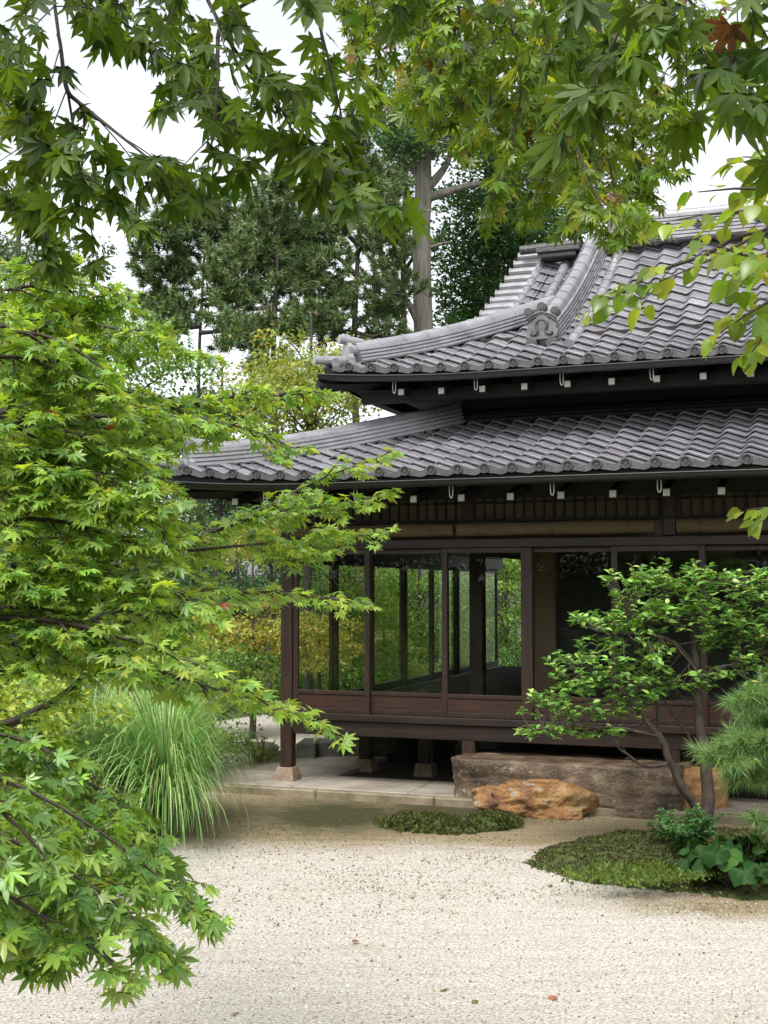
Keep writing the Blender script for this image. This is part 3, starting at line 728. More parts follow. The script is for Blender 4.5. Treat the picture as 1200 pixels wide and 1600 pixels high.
# --- timber body
FZ = .77
def post(name, x, y, z0, z1, w_, m=WOODZ, d=None):
    mb = MB(); d = d or w_; mb.box(-w_ / 2, w_ / 2, -d / 2, d / 2, z0, z1, .008); o = mb.build(name, m, house); o.location = (x, y, 0); return o
cp = post("corner_post", 0, 0, .215, 3.02, .125)
mb = MB(); V = []
for z, w_ in ((.07, .105), (.14, .10), (.205, .085), (.215, .08)): V += [(-w_, -w_, z), (w_, -w_, z), (w_, w_, z), (-w_, w_, z)]
mb.add(V, [(i * 4 + j, i * 4 + (j + 1) % 4, i * 4 + 4 + (j + 1) % 4, i * 4 + 4 + j) for i in range(3) for j in range(4)] + [(12, 13, 14, 15)])
BASE = simple("base_stone", (.16, .11, .07), (.30, .23, .16), 9, .8, .5)
bs0 = mb.build("base_stone", BASE, cp)
for x in (1.915, 3.84, 5.76, 7.68):
    p = post("floor_post", x, .02, .12, FZ - .075, .13); dup(bs0, p, (0, 0, -.09))
for (x, y) in ((.404, 1.155), (1.12, 1.06), (.74, 2.62), (.0, 2.33), (.0, 4.66), (.0, 6.99)):
    p = post("floor_post", x, y, .17, .62, .13); dup(bs0, p, (0, 0, -.045))
for x in (1.92, 3.84, 5.76, 7.68): post("wall_post", x, .02, 2.50, 3.1, .12)
for y in (2.33, 4.66, 6.99): post("wall_post", .0, y, 2.50, 3.1, .12)
# floor beams, deck boards
mb = MB(); mb.box(.07, W_, -.05, .07, .555, .70, .006); mb.box(-.05, .069, .072, D_, .555, .70, .006); mb.build("floor_beam", WOODX, house)
mb = MB(); mb.box(.068, W_, -.085, .08, .703, .772, .006); mb.box(-.085, .066, .072, D_, .703, .772, .006); mb.build("sill_beam", WOODX, house)
mb = MB(); mb.box(.085, W_ - .1, .085, D_ - .1, .70, .765); mb.build("floor_boards", simple("waxed_boards", (.008, .005, .0035), (.02, .012, .008), 6, .85, .1, (.2, 4, 1), spec=.08), house)
mb = MB(); mb.box(2.02, W_, .62, .66, .03, .62); mb.build("under_floor_screen", WOODD, house)
# lintel, transom band, ceiling
mb = MB(); mb.box(.066, W_, -.06, .08, 2.41, 2.495, .005); mb.box(-.06, .0655, .066, D_, 2.33, 2.50, .005); mb.build("lintel", WOODX, house)
mb = MB(); mb.box(.066, W_, -.045, .06, 2.655, 2.685, .003); mb.box(.066, W_, -.045, .06, 2.885, 3.05, .003); mb.box(-.045, .0655, .066, D_, 2.505, 3.05, .003); mb.build("wall_plate", WOODD, house)
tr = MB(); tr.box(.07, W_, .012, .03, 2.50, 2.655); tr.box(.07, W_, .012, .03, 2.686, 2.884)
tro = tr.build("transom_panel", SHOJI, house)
lt = MB()
x = .12; k = 0
while x < W_ - .1:
    wv = .026 if k % 9 == 0 else .012
    lt.box(x - wv / 2, x + wv / 2, -.02, .0105, 2.6855, 2.8845); x += .098; k += 1
lt.box(.07, W_, -.012, .0100, 2.835, 2.845); lt.build("transom_lattice", WOODD, tro)
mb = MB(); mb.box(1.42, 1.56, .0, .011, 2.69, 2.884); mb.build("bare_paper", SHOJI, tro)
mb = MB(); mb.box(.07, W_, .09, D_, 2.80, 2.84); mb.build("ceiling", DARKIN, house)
# glass doors
def door(x0, x1, y, axis, ztop, zrail, wide_r=.06, lead=True):
    """sliding door: frame with lower board and a glass pane"""
    wd = x1 - x0; mb = MB()
    mb.box(0, .055, -.02, .02, FZ + .004, ztop, .004); mb.box(wd - .055, wd, -.02, .02, FZ + .004, ztop, .004)
    mb.box(.056, wd - .056, -.018, .018, ztop - .05, ztop, .003); mb.box(.056, wd - .056, -.022, .018, zrail - .038, zrail, .003); mb.box(.056, wd - .056, -.018, .018, FZ + .004, FZ + .048, .003)
    o = mb.build("glass_door", WOODZ, house)
    pb = MB(); pb.box(.0555, wd - .0555, -.008, .008, FZ + .0485, zrail - .0385); pb.build("kick_board", WOODP, o)
    gm = MB(); gm.box(.0555, wd - .0555, -.0025, .0025, zrail + .0005, ztop - .0505); gm.build("glass_pane", GLASS, o)
    if axis == 'x': o.location = (x0, y, 0)
    else: o.location = (y, x0, 0); o.rotation_euler = (0, 0, R(90))
    return o
fx = [.066, .872, 1.678, 2.48, 3.33, 4.13, 4.93, 5.73, 6.53, 7.35, 8.2]
for i in range(10): door(fx[i] - (.026 if i else 0), fx[i + 1] + .026, .0 + (.021 if i % 2 else -.021), 'x', 2.408, .995)
post("door_post", 2.50, -.005, FZ + .003, 2.408, .11)
for i in range(7): door(.066 + i * 1.165 - (.0 if i == 0 else .03), .066 + (i + 1) * 1.165 + .03 - .05, (.021 if i % 2 else -.021), 'y', 2.328, .86)
# inner room: columns, plaster sleeve wall, near-black panels that paint in the rooms' darkness
post("inner_post", 1.56, 1.55, FZ, 2.80, .15); post("inner_post", 1.62, 3.6, FZ, 2.80, .12)
mb = MB(); mb.box(1.64, 2.15, 1.5, 1.56, 2.38, 2.80); mb.box(1.52, 1.60, 1.63, 7.6, 2.38, 2.80); mb.build("inner_lintel", WOODD, house)
mb = MB(); mb.box(2.16, 2.43, 1.5, 1.62, FZ, 2.80); mb.build("plaster_wall", PLASTER, house)
mb = MB(); mb.box(2.17, 2.42, 1.63, 7.6, FZ, 2.80); mb.build("inner_wall", DARKIN, house)  # plaster wall continued near-black: shade put into its colour against haze in the glass
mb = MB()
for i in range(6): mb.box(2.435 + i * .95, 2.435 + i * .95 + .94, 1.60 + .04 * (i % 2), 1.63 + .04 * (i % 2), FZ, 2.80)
mb.build("room_shade_panel", DARKIN, house)
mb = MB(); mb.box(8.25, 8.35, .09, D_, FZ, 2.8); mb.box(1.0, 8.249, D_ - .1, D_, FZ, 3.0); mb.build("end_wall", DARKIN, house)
# rolled reed blinds under the transom
def blind(x0, x1, label):
    mb = MB(); n = 12; k = 26; X = np.linspace(0, x1 - x0, k); ang = np.arange(n) * 2 * math.pi / n; V = []
    for i, x in enumerate(X):
        rr = .060 + .0035 * math.sin(i * .45) + random.uniform(-.0006, .0006)
        V.append(np.stack([np.full(n, x), rr * np.cos(ang), rr * 1.05 * np.sin(ang)], 1))
    V = np.concatenate(V); i = np.arange(k - 1)[:, None] * n; j = np.arange(n)[None]; j2 = (j + 1) % n
    mb.add(V, np.stack([i + j, i + j2, i + n + j2, i + n + j], -1).reshape(-1, 4)); mb.add(V[:n], [list(range(n))]); mb.add(V[-n:], [list(range(n))[::-1]])
    o = mb.build("rolled_blind", BLIND, None, smooth=True); o.location = loc2w(x0, -.115, 2.585); o.rotation_euler = (0, 0, TH)
    tag(o, label, "blind", "rolled reed blinds under the eave")
    cm = MB()
    for f_ in (.12, .5, .88):
        x = f_ * (x1 - x0); Q = [(x, .062 * 1.1 * math.cos(a), .07 * math.sin(a)) for a in np.linspace(0, 2 * math.pi, 14)]
        cm.tube(Q, .0025, .0025, 5, cap=False)
    cm.build("tie_cord", WOODD, o)
blind(.10, 1.80, "rolled tan reed blind hung beside the corner post of the house")
blind(1.84, 3.72, "rolled tan reed blind in the middle of the row of three")
blind(3.92, 5.72, "rolled tan reed blind right of the other two above the small tree")
#MORE
# ================================================================== STONES
from mathutils import noise as mnoise
def rock_mesh(mb, size, n=26, power=3.0, amp=.12, fr=1.6, seed=0, flat_top=None, jag=.04):
    """a weathered boulder: a cube sphere squeezed towards a box and roughened, base sunk in the ground"""
    V = []; F = []
    def nz(p, f_, o): return mnoise.fractal(Vector((p[0] * f_ + seed * 7.3, p[1] * f_ + o, p[2] * f_)), 1.0, 2.0, 4)
    for ax in range(3):
        for sg in (-1, 1):
            base = len(V)
            for i in range(n + 1):
                for j in range(n + 1):
                    a, b = math.tan((i / n * 2 - 1) * math.pi / 4), math.tan((j / n * 2 - 1) * math.pi / 4)
                    p = [0, 0, 0]; p[ax] = sg; p[(ax + 1) % 3] = a; p[(ax + 2) % 3] = b
                    q = np.array(p); r = 1 / (np.sum(np.abs(q) ** power)) ** (1 / power); q = q * r
                    k = 1 + amp * nz(q, fr, 3.1) + jag * nz(q, fr * 5, 8.7)
                    q = q * k * np.array(size) / 2
                    if flat_top is not None: q[2] = min(q[2], flat_top + .008 * nz(q, 6, 2))
                    V.append(q)
            for i in range(n):
                for j in range(n):
                    a = base + i * (n + 1) + j; f_ = (a, a + 1, a + n + 2, a + n + 1)
                    F.append(f_ if sg < 0 else f_[::-1])
    V = np.array(V); key = np.round(V, 5); u_, inv = np.unique(key, axis=0, return_inverse=True); inv = inv.reshape(-1)
    mb.add(u_, inv[np.array(F)], None, True)
def rock(name, size, loc, rz, m, label, cat, group=None, **kw):
    mb = MB(); rock_mesh(mb, size, **kw); o = mb.build(name, m); o.location = loc; o.rotation_euler = (0, 0, rz); tag(o, label, cat, group); return o
SLAB = rock_mat("brown_step_stone", [(.34, (.022, .015, .010)), (.46, (.075, .048, .028)), (.56, (.13, .09, .055)), (.68, (.25, .20, .14))], (.30, .31, .24), .585, 3.4, .55)
RUST = rock_mat("rust_orange_stone", [(.30, (.045, .03, .03)), (.42, (.17, .075, .03)), (.52, (.29, .145, .045)), (.62, (.37, .235, .095)), (.75, (.36, .30, .22))], (.33, .34, .29), .57, 3.6, .8)
GREYR = rock_mat("dark_grey_stone", [(.25, (.02, .018, .015)), (.55, (.06, .054, .045)), (.8, (.16, .13, .1))], (.2, .2, .16), .62, 4, .9)
REDR = rock_mat("reddish_stone", [(.25, (.06, .04, .03)), (.55, (.16, .11, .085)), (.8, (.3, .24, .19))], (.3, .3, .26), .62, 4, .9)
CUTR = rock_mat("cut_granite", [(.25, (.05, .052, .04)), (.55, (.12, .125, .10)), (.8, (.22, .22, .18))], (.08, .10, .05), .58, 7, .5)
p = loc2w(2.93, -.08, .17)
so_ = rock("stepping_stone", (2.12, .80, .62), p, TH + R(-1.5), SLAB, "long brown flat-topped stone step below the glass doors", "stone step", n=44, power=12, amp=.035, fr=1.3, seed=2, flat_top=.268, jag=.014)
p = loc2w(3.93, .16, .15); rock("stepping_stone", (.58, .98, .60), p, TH + R(20), RUST if False else rock_mat("ochre_stone", [(.25, (.2, .1, .035)), (.6, (.36, .2, .08)), (.85, (.42, .3, .17))], (.3, .28, .2), .66, 4, .6), "ochre stone block closing the end of the long stone step behind the tree trunk", "stone", n=26, power=8, amp=.06, seed=5, flat_top=.255)
p = ground(842, 1262, .1); rock("garden_rock", (.94, .5, .48), (p[0], 11.32, .055), R(-6), RUST, "low orange and rust coloured rock in front of the long stone step", "rock", n=40, power=3.2, amp=.30, fr=1.3, seed=8, jag=.06, flat_top=.24)
p = ground(608, 1192); rock("garden_rock", (1.05, .8, 1.05), (p[0] + .22, 14.95, .22), R(10), GREYR, "big dark rock behind the corner of the house, partly under its floor", "rock", n=26, power=3.4, amp=.2, seed=11, jag=.07)
p = ground(548, 1192); rock("garden_rock", (.42, .45, .75), (p[0], 14.85, .12), R(-8), REDR, "upright reddish rock between the cut stone blocks and the big dark rock", "rock", n=22, power=3.4, amp=.2, seed=14, jag=.07)
def cut_block(px0, px1, pyb, h, dep, label):
    a = ground(px0, pyb); b = ground(px1, pyb); wd = np.linalg.norm(b - a)
    mb = MB(); mb.box(-wd / 2, wd / 2, 0, dep, -.05, h, .014); o = mb.build("stone_block", CUTR); o.location = ((a + b) / 2); o.rotation_euler = (0, 0, math.atan2(b[1] - a[1], b[0] - a[0]) - R(6)); tag(o, label, "stone block", "cut stone blocks by the corner post")
cut_block(462, 493, 1196, .25, .55, "square cut grey stone block standing just behind the corner post"); cut_block(496, 534, 1193, .25, .6, "square cut grey stone block between the reddish rock and another block")
p = ground(426, 1192); rock("garden_rock", (.26, .3, .2), (p[0], p[1], .03), R(5), GREYR, "small dark low stone at the outer side of the corner post", "rock", n=14, power=4, amp=.15, seed=17)
p = ground(405, 1171); rock("garden_rock", (.75, .6, .16), (p[0] - .15, p[1], .0), R(5), GREYR, "flat dark stepping stone in the moss behind the grass clump", "rock", n=16, power=4, amp=.12, seed=19)
p = ground(520, 1160); rock("garden_rock", (.6, .5, 1.1), (ground(470, 1010, 1)[0], 24, .2), R(5), REDR, "pale standing stone among the maples seen through the glass doors", "rock", n=16, power=3.2, amp=.2, seed=23)

# ================================================================== MOSS
MOSSM = simple("moss", (.018, .028, .005), (.075, .10, .016), 14, .95, 1.0, None, .03)
LM_MOSS = leaf_mat("moss_tuft", .25, .7)
def tufts(mb, pts, nrmls, size, cols, wts, k=5):
    n = len(pts); P = np.repeat(pts, k, 0) + rng.normal(0, size * .5, (n * k, 3)) * np.array([1, 1, .3]); N0 = np.repeat(nrmls, k, 0)
    A = nrm(N0 * .9 + rng.normal(0, .65, (n * k, 3))); Nn = rng.normal(0, 1, (n * k, 3))
    leaf_batch(mb, CLUMP4[:1], P, A, Nn, size * rng.uniform(.6, 1.4, n * k), np.repeat(palette(n, cols, wts, .22), k, 0))
def mound(name, outline, h, label, cols, wts, tuft=.02, n_t=4000, kind=None, cat=None, power=.5, wob=.02, bumpy=.03, z0=0.0, mm=None):
    """moss cushion over an outline of ground points"""
    O2 = np.array([(p[0], p[1]) for p in outline]); c = O2.mean(0); Q = []
    m = len(O2); t = np.linspace(0, m, 90, endpoint=False)
    for i in range(90):
        a = int(t[i]); f_ = t[i] - a; p0, p1, p2, p3 = O2[(a - 1) % m], O2[a % m], O2[(a + 1) % m], O2[(a + 2) % m]
        Q.append(.5 * ((2 * p1) + (-p0 + p2) * f_ + (2 * p0 - 5 * p1 + 4 * p2 - p3) * f_ ** 2 + (-p0 + 3 * p1 - 3 * p2 + p3) * f_ ** 3))
    Q = np.array(Q); Q += rng.normal(0, wob, Q.shape)
    rings = 22; V = []
    for r in range(rings + 1):
        f_ = r / rings; rr = 1 - f_
        pts = c + (Q - c) * max(rr, .001)
        for x, y in pts:
            hh = h * (1 - rr ** 3.0) ** power + bumpy * mnoise.fractal(Vector((x * 4, y * 4, 1.7)), 1, 2, 3) * min(1, f_ * 6)
            V.append((x, y, z0 - .02 + hh if r else z0 - .03))
    F = [(r * 90 + i, r * 90 + (i + 1) % 90, (r + 1) * 90 + (i + 1) % 90, (r + 1) * 90 + i) for r in range(rings) for i in range(90)]
    V = np.array(V); F = np.array(F); mb = MB(); mb.add(V, F, None, True)
    o = mb.build(name, mm or MOSSM)
    if kind: tag(o, kind=kind)
    else: tag(o, label, cat)
    # tufts
    fa = V[F]; ctr = fa.mean(1); nn = np.cross(fa[:, 1] - fa[:, 0], fa[:, 3] - fa[:, 0]); ar = np.linalg.norm(nn, axis=1); nn = nrm(nn); nn[nn[:, 2] < 0] *= -1
    idx = rng.choice(len(F), n_t, p=ar / ar.sum()); u1 = rng.uniform(0, 1, (n_t, 1)); v1 = rng.uniform(0, 1, (n_t, 1)); f4 = fa[idx]
    P = (f4[:, 0] * (1 - u1) + f4[:, 1] * u1) * (1 - v1) + (f4[:, 3] * (1 - u1) + f4[:, 2] * u1) * v1
    tb = MB(); tufts(tb, P, nn[idx], tuft, cols, wts)
    tg = tb.build("moss_tufts", LM_MOSS, o, col=True); tag(tg, kind='stuff')
    return o, P
MG = [(.035, .05, .009), (.065, .078, .013), (.075, .055, .016), (.10, .14, .018)]
g = lambda px, py: ground(px, py)[:2]
mo, _ = mound("moss_island", [g(588, 1290), g(640, 1301), g(720, 1304), (1.10, 10.62), g(815, 1285), g(770, 1289), g(700, 1292), g(640, 1286), g(600, 1282)], .115, "narrow green moss ridge beside the wet hollow and the orange rock", MG, [3, 4, .6, 1], .022, 2600, None, "moss", .5, .03, .045)
m2, mp2 = mound("moss_mound", [g(815, 1342), g(870, 1372), g(960, 1388), g(1080, 1398), g(1190, 1408), (4.6, 8.2), (5.4, 9.8), (4.4, 10.7), g(1180, 1300), g(1050, 1297), g(960, 1302), g(880, 1318)], .12, "broad green and brown moss mound around the foot of the small tree", MG, [2.5, 3, 2.6, .5], .020, 9000, None, "moss", .8, .03)
bright = MB(); q = np.array([ground(random.gauss(1010, 55), random.gauss(1373, 8), .1) for _ in range(700)]); tufts(bright, q + np.array([0, 0, .03]), np.tile([0, 0, 1.0], (700, 1)), .022, [(.10, .15, .016), (.08, .13, .016)], [1, 1]); tag(bright.build("bright_moss", LM_MOSS, m2, col=True), kind='stuff')
m3, _ = mound("moss_bank", [(-1.95, 6.62), (-1.9, 7.4), (-1.84, 8.2), (-1.9, 8.9), (-1.72, 9.6), (-1.7, 10.3), (-1.85, 11.1), (-2.3, 12.1), (-2.7, 13.6), (-3.6, 17), (-6, 19), (-9, 14), (-9, 6), (-5, 4.2), (-3.2, 5.1), (-2.5, 5.9)], .16, "low bank of moss under the big maple along the gravel edge", MG, [3, 3, 2.2, .6], .026, 12000, None, "moss", .6, .02, .05)

# ================================================================== LEAFY GROUND PLANTS
def big_leaf_plant(base, label):
    root = tag(empty("ligularia_plant", base), label, "plant")
    lf = MB(); st = MB()
    for i in range(46):
        a = random.uniform(0, 2 * math.pi); r = random.uniform(.05, .34); h = random.uniform(.06, .30) * (1 - r * .9); s = random.uniform(.05, .105)
        c = np.array([r * math.cos(a) * 1.1, r * math.sin(a), h])
        out = np.array([math.cos(a), math.sin(a), -.1]); tilt = nrm(np.array([out[0] * .7 + random.gauss(0, .25), out[1] * .7 - .15 + random.gauss(0, .25), .8]))
        X = nrm(np.cross(out, tilt)); Yv = np.cross(tilt, X); n = 22; rim = []
        for k in range(n):
            t = 2 * math.pi * (k + .5) / n; rr = s * (1 + .06 * math.cos(9 * t) + .04 * math.cos(5 * t + i)) * (.62 if min(k, n - 1 - k) == 0 else 1)
            lx_, ly_ = rr * math.sin(t), -rr * math.cos(t)
            rim.append(c + X * lx_ + Yv * ly_ + tilt * (.028 * math.cos(3.5 * t + i) - .22 * s * (1 if k % 3 else .4)))
        mid = [c + (q_ - c) * .55 + tilt * .012 for q_ in rim]
        V = [c] + mid + rim; F = [(0, 1 + k, 1 + k + 1) for k in range(n - 1)] + [(1 + k, 1 + n + k, 2 + n + k, 2 + k) for k in range(n - 1)]
        cc = palette(1, [(.022, .065, .014), (.035, .09, .019), (.05, .12, .024)], [3, 2, .6], .15)[0]
        lf.add(V, F, cc, True)
        st.tube([(c[0] * .15, c[1] * .15, -.05), (c[0] * .7, c[1] * .7, h * .7), c], .006, .004, 5, cap=False)
    lf.build("leaves", LM_BROAD, root, col=True); st.build("stalks", BARKT, root)
big_leaf_plant((ground(1150, 1392)[0] + .03, 8.45, .06), "dark glossy round-leaved plant at the front of the moss mound")
def fern(base, label, n=26, hh=.3, spread=.25, ls=.035, cols=[(.05, .13, .04), (.08, .19, .05)], name="wild_herb"):
    root = tag(empty(name, base), label, "plant"); G = Growth()
    for i in range(n):
        a = random.uniform(0, 6.28); r = random.uniform(.3, 1) * spread; h = random.uniform(.5, 1) * hh
        P = [(r * .25 * math.cos(a), r * .25 * math.sin(a), 0), (r * .5 * math.cos(a), r * .5 * math.sin(a), h * .6), (r * math.cos(a), r * math.sin(a), h)]
        G.grow(P, .09, .028, .02, ls, .003, .1, .15, 0, 0, 1, .5, .1)
    G.build(root, OVAL, LM_FAR, cols, [1, 1], BARKT, 'leaves', 'stems')
fern((ground(1070, 1350)[0], 9.15, .1), "light green feathery herb growing on the moss in front of the tree foot")
fern((ground(1035, 1340)[0], 9.5, .1), "thin sparse light green seedling on the moss left of the feathery herb", 5, .3, .12, .03)
fern((ground(930, 1430)[0], 8.35, -.01), "little green sprig at the gravel edge of the moss mound", 4, .08, .06, .02) if False else None

# ================================================================== GRASS CLUMPS
def grass_clump(base, n, L, spread, label, dirx=0.0, col=((.20, .36, .10), (.30, .46, .15), (.37, .52, .21), (.45, .40, .2)), wts=(3, 3, 2, .6)):
    mb = MB(); k = 9; tt = np.linspace(0, 1, k)
    cl = palette(n, col, wts, .15)
    for i in range(n):
        a = random.uniform(0, 6.28); rb = abs(random.gauss(0, .16)) * spread; ln = L * random.uniform(.55, 1.1)
        lean = random.uniform(.05, 1.0); d = np.array([math.cos(a) + dirx * .5, math.sin(a), 0]); d /= np.linalg.norm(d) + 1e-6
        elev = R(90) - lean * R(50); cur = R(random.uniform(70, 150))
        ang = elev - cur * tt ** 1.8; st = ln / (k - 1)
        hx = np.concatenate([[0], np.cumsum(np.cos(ang[:-1]) * st)]); hz = np.concatenate([[0], np.cumsum(np.sin(ang[:-1]) * st)])
        P = np.array([rb * math.cos(a), rb * math.sin(a), 0]) + d * hx[:, None] * spread + np.array([0, 0, 1.0]) * np.maximum(hz, -.0 + .01)[:, None]
        wd = .0075 * random.uniform(.7, 1.3) * (1 - tt) ** .6 + .0006
        if base[0] < -1.5 and P[-1][0] + base[0] > -1.12: P = P * np.array([random.uniform(.35, .6), 1, 1])
        sd = np.cross(d, (0, 0, 1.0)); sd = sd * math.cos(random.uniform(-1, 1)) + np.array([0, 0, 1]) * .2
        V = np.stack([P - sd * wd[:, None], P + sd * wd[:, None]], 1).reshape(-1, 3)
        F = np.array([(2 * j, 2 * j + 1, 2 * j + 3, 2 * j + 2) for j in range(k - 1)])
        mb.add(V, F, cl[i], True)
    o = mb.build("silver_grass", LM_GRASS, col=True); o.location = base; tag(o, label, "ornamental grass"); return o
grass_clump((-1.82, 10.5, 0), 1900, 1.8, .88, "tall arching clump of green silver grass beside the gravel", .0)
grass_clump((-2.5, 10.8, .05), 1100, 1.7, .85, "second clump of silver grass further left behind the first clump", -.1)
grass_clump((-1.35, 14.2, .0), 150, .6, .8, "small yellowish clump of grass behind the big silver grass near the corner post", .2, ((.14, .19, .05), (.25, .22, .07)), (2, 1))

# ================================================================== TREES
MAPLE_C = [(.19, .33, .08), (.27, .41, .09), (.34, .46, .09), (.14, .26, .07), (.42, .41, .08), (.25, .05, .02)]
def trunk_tubes(G, P, r0, r1): G.tubes.append((smooth_poly(P, 16)[0], r0, r1))
def bough(pts): return [at(*p) for p in pts]
# ---- the large maple on the left
mt = tag(empty("maple_tree", (-3.6, 4.6, 0)), "large bright green maple at the left with drooping layered branches reaching across to the house", "maple tree")
offm = np.array([-3.6, 4.6, 0])
G = Growth(); trunk = np.array([(-3.6, 4.6, -.1), (-3.5, 4.55, .8), (-3.3, 4.45, 1.7), (-3.2, 4.3, 2.6), (-3.1, 4.2, 3.8)])
TR = MB(); TR.tube(smooth_poly(trunk - offm, 18)[0], .17, .05, 12)
def add_bough(G, pts, L, r0=.012, ds=.042, lsp=.025, ls=.034, hang=.14, start=.22, **kw):
    G.todo.append((np.array(bough(pts)), L, r0, ds, lsp, ls, hang, start, kw))
def grow_boughs(G, lift=.12):
    """hang every bough on the nearest limb already grown, so that limbs fork like a tree's"""
    tq, _ = smooth_poly(trunk, 24); skel = [p for p in tq[8:]]; rad = [.05] * len(skel)
    left = list(G.todo)
    base = tq[-6]
    left.sort(key=lambda b: np.linalg.norm(b[0][0] - base))
    for (P, L, r0, ds, lsp, ls, hang, start, kw) in left:
        K = np.array(skel); d = np.linalg.norm(K - P[0], axis=1) + .6 * np.maximum(0, P[0][2] - K[:, 2] - .4)
        q = int(np.argmin(d)); a = K[q]; gap = np.linalg.norm(P[0] - a)
        t0 = nrm(P[min(2, len(P) - 1)] - P[0])
        c1 = a + (P[0] - a) * .35 + np.array([0, 0, lift * gap]) + rng.normal(0, .03, 3) * min(gap, 1); c2 = P[0] - t0 * gap * .25 + np.array([0, 0, lift * .5 * gap])
        t = np.linspace(0, 1, 14)[:, None]; Q = (1 - t) ** 3 * a + 3 * (1 - t) ** 2 * t * c1 + 3 * (1 - t) * t * t * c2 + t ** 3 * P[0]
        rs = min(rad[q] * .8, max(r0 * 1.3, r0 + .009 * gap))
        TR.tube(Q - offm, rs, r0, 7)
        skel += list(Q[3:]); rad += list(np.linspace(rs, r0, len(Q))[3:])
        B, _ = smooth_poly(P, 10); skel += list(B[:4]); rad += [r0 * .9] * 4
        G.grow(P - offm, L, ds, lsp, ls, r0, hang, start, **kw)
main = [
 ([(-120, 680, 3.7), (30, 640, 3.6), (75, 627, 3.6), (140, 618, 3.6), (260, 632, 3.7), (400, 622, 3.8), (490, 612, 3.9)], .26, .02),
 ([(-100, 700, 3.5), (100, 650, 3.4), (300, 650, 3.4), (400, 672, 3.4), (455, 700, 3.4)], .28, .010),
 ([(-120, 560, 3.6), (0, 530, 3.5), (60, 520, 3.5), (120, 485, 3.5), (200, 470, 3.5)], .26, .009),
 ([(-100, 520, 3.9), (100, 500, 3.9), (220, 520, 3.9), (320, 560, 3.9)], .26, .010),
 ([(-100, 470, 3.4), (20, 450, 3.4), (110, 440, 3.4), (170, 450, 3.4)], .30, .008),
 ([(-80, 900, 4.3), (200, 885, 4.3), (330, 832, 4.3), (420, 790, 4.3), (500, 748, 4.3), (600, 712, 4.3)], .27, .012),
 ([(330, 832, 4.3), (420, 800, 4.25), (520, 790, 4.2), (600, 775, 4.2)], .2, .008),
 ([(300, 860, 4.2), (400, 850, 4.1), (500, 842, 4.1), (590, 835, 4.1)], .24, .006),
 ([(-80, 1010, 3.6), (100, 985, 3.6), (225, 940, 3.6), (280, 927, 3.6), (430, 925, 3.7), (560, 940, 3.8)], .2, .012),
 ([(-80, 985, 3.3), (130, 1005, 3.3), (200, 1035, 3.3), (250, 1050, 3.3), (325, 1075, 3.3), (420, 1100, 3.3), (510, 1135, 3.3)], .2, .011),
 ([(-80, 960, 3.0), (100, 970, 3.0), (240, 1010, 3.0), (360, 1060, 3.0), (430, 1110, 3.0)], .18, .009),
 ([(-100, 1130, 3.5), (0, 1140, 3.4), (60, 1110, 3.4), (110, 1082, 3.4), (128, 1058, 3.4)], .12, .024),
 ([(-100, 1100, 3.3), (0, 1045, 3.2), (30, 1020, 3.2), (70, 990, 3.2)], .16, .014),
]
for pts, L, r0 in main: add_bough(G, pts, L, r0)
fill = [(760, 250), (800, 290), (850, 300), (900, 310), (945, 270), (985, 240), (590, 230), (690, 250), (1025, 250), (730, 190), (540, 200)]
for i, (y, xe_) in enumerate(fill):
    for d in (3.1, 4.0):
        yy = y + random.uniform(-22, 22); xx = xe_ + random.uniform(-60, 30)
        add_bough(G, [(-120, yy - 25, d), (xx * .35, yy - 30, d), (xx * .7, yy, d), (xx, yy + random.uniform(20, 60), d)], .22, .008)
for i in range(5):
    yy = 520 + i * 100 + random.uniform(-20, 20); d = random.uniform(4.4, 5.2); xx = random.uniform(120, 240)
    add_bough(G, [(-120, yy, d), (xx * .5, yy - 30, d), (xx, yy + 35, d)], .30, .009)
grow_boughs(G)
nl = G.build(mt, MAPLE_LO + MAPLE_HI[:1], LM_MAPLE, MAPLE_C, [3, 3.5, 2.0, 1.6, .12, .02], BARKT, tr=TR)
print("maple leaves", nl)

# ---- young maple low at the left
offm = np.array([-2.3, 2.3, 0]); trunk = np.array([(-2.3, 2.3, -.1), (-2.2, 2.35, .5), (-2.1, 2.4, 1.0), (-2.0, 2.4, 1.6)])
yt = tag(empty("young_maple", offm), "darker green young maple low at the left edge over the gravel", "maple tree"); G = Growth(); TR = MB(); TR.tube(smooth_poly(trunk - offm, 12)[0], .05, .015, 8)
low = [
 [(-120, 1180, 2.7), (40, 1230, 2.7), (160, 1300, 2.7), (250, 1370, 2.7), (310, 1430, 2.7)],
 [(-120, 1150, 3.0), (60, 1180, 3.0), (170, 1240, 3.0), (240, 1320, 3.0), (290, 1375, 3.0)],
 [(-120, 1260, 2.5), (20, 1310, 2.5), (120, 1370, 2.5), (200, 1420, 2.5), (250, 1480, 2.5)],
 [(-120, 1330, 2.35), (0, 1390, 2.35), (80, 1440, 2.35), (150, 1480, 2.35), (190, 1520, 2.35)],
 [(-120, 1210, 2.3), (0, 1260, 2.3), (70, 1330, 2.3), (110, 1400, 2.3)],
 [(-120, 1130, 2.9), (30, 1150, 2.9), (110, 1190, 2.9), (160, 1260, 2.9)],
 [(-120, 1400, 2.5), (-20, 1430, 2.5), (40, 1470, 2.5), (70, 1500, 2.5)],
 [(-120, 1290, 2.9), (60, 1310, 2.9), (160, 1350, 2.9), (260, 1390, 2.9), (320, 1420, 2.9)],
 [(-120, 1230, 3.2), (60, 1250, 3.2), (150, 1290, 3.2), (230, 1350, 3.2)],
 [(-120, 1350, 2.7), (30, 1370, 2.7), (130, 1410, 2.7), (230, 1450, 2.7), (260, 1500, 2.7)],
]
for pts in low: add_bough(G, pts, .19, .006, .046, .031, .041, .25, .15)
grow_boughs(G)
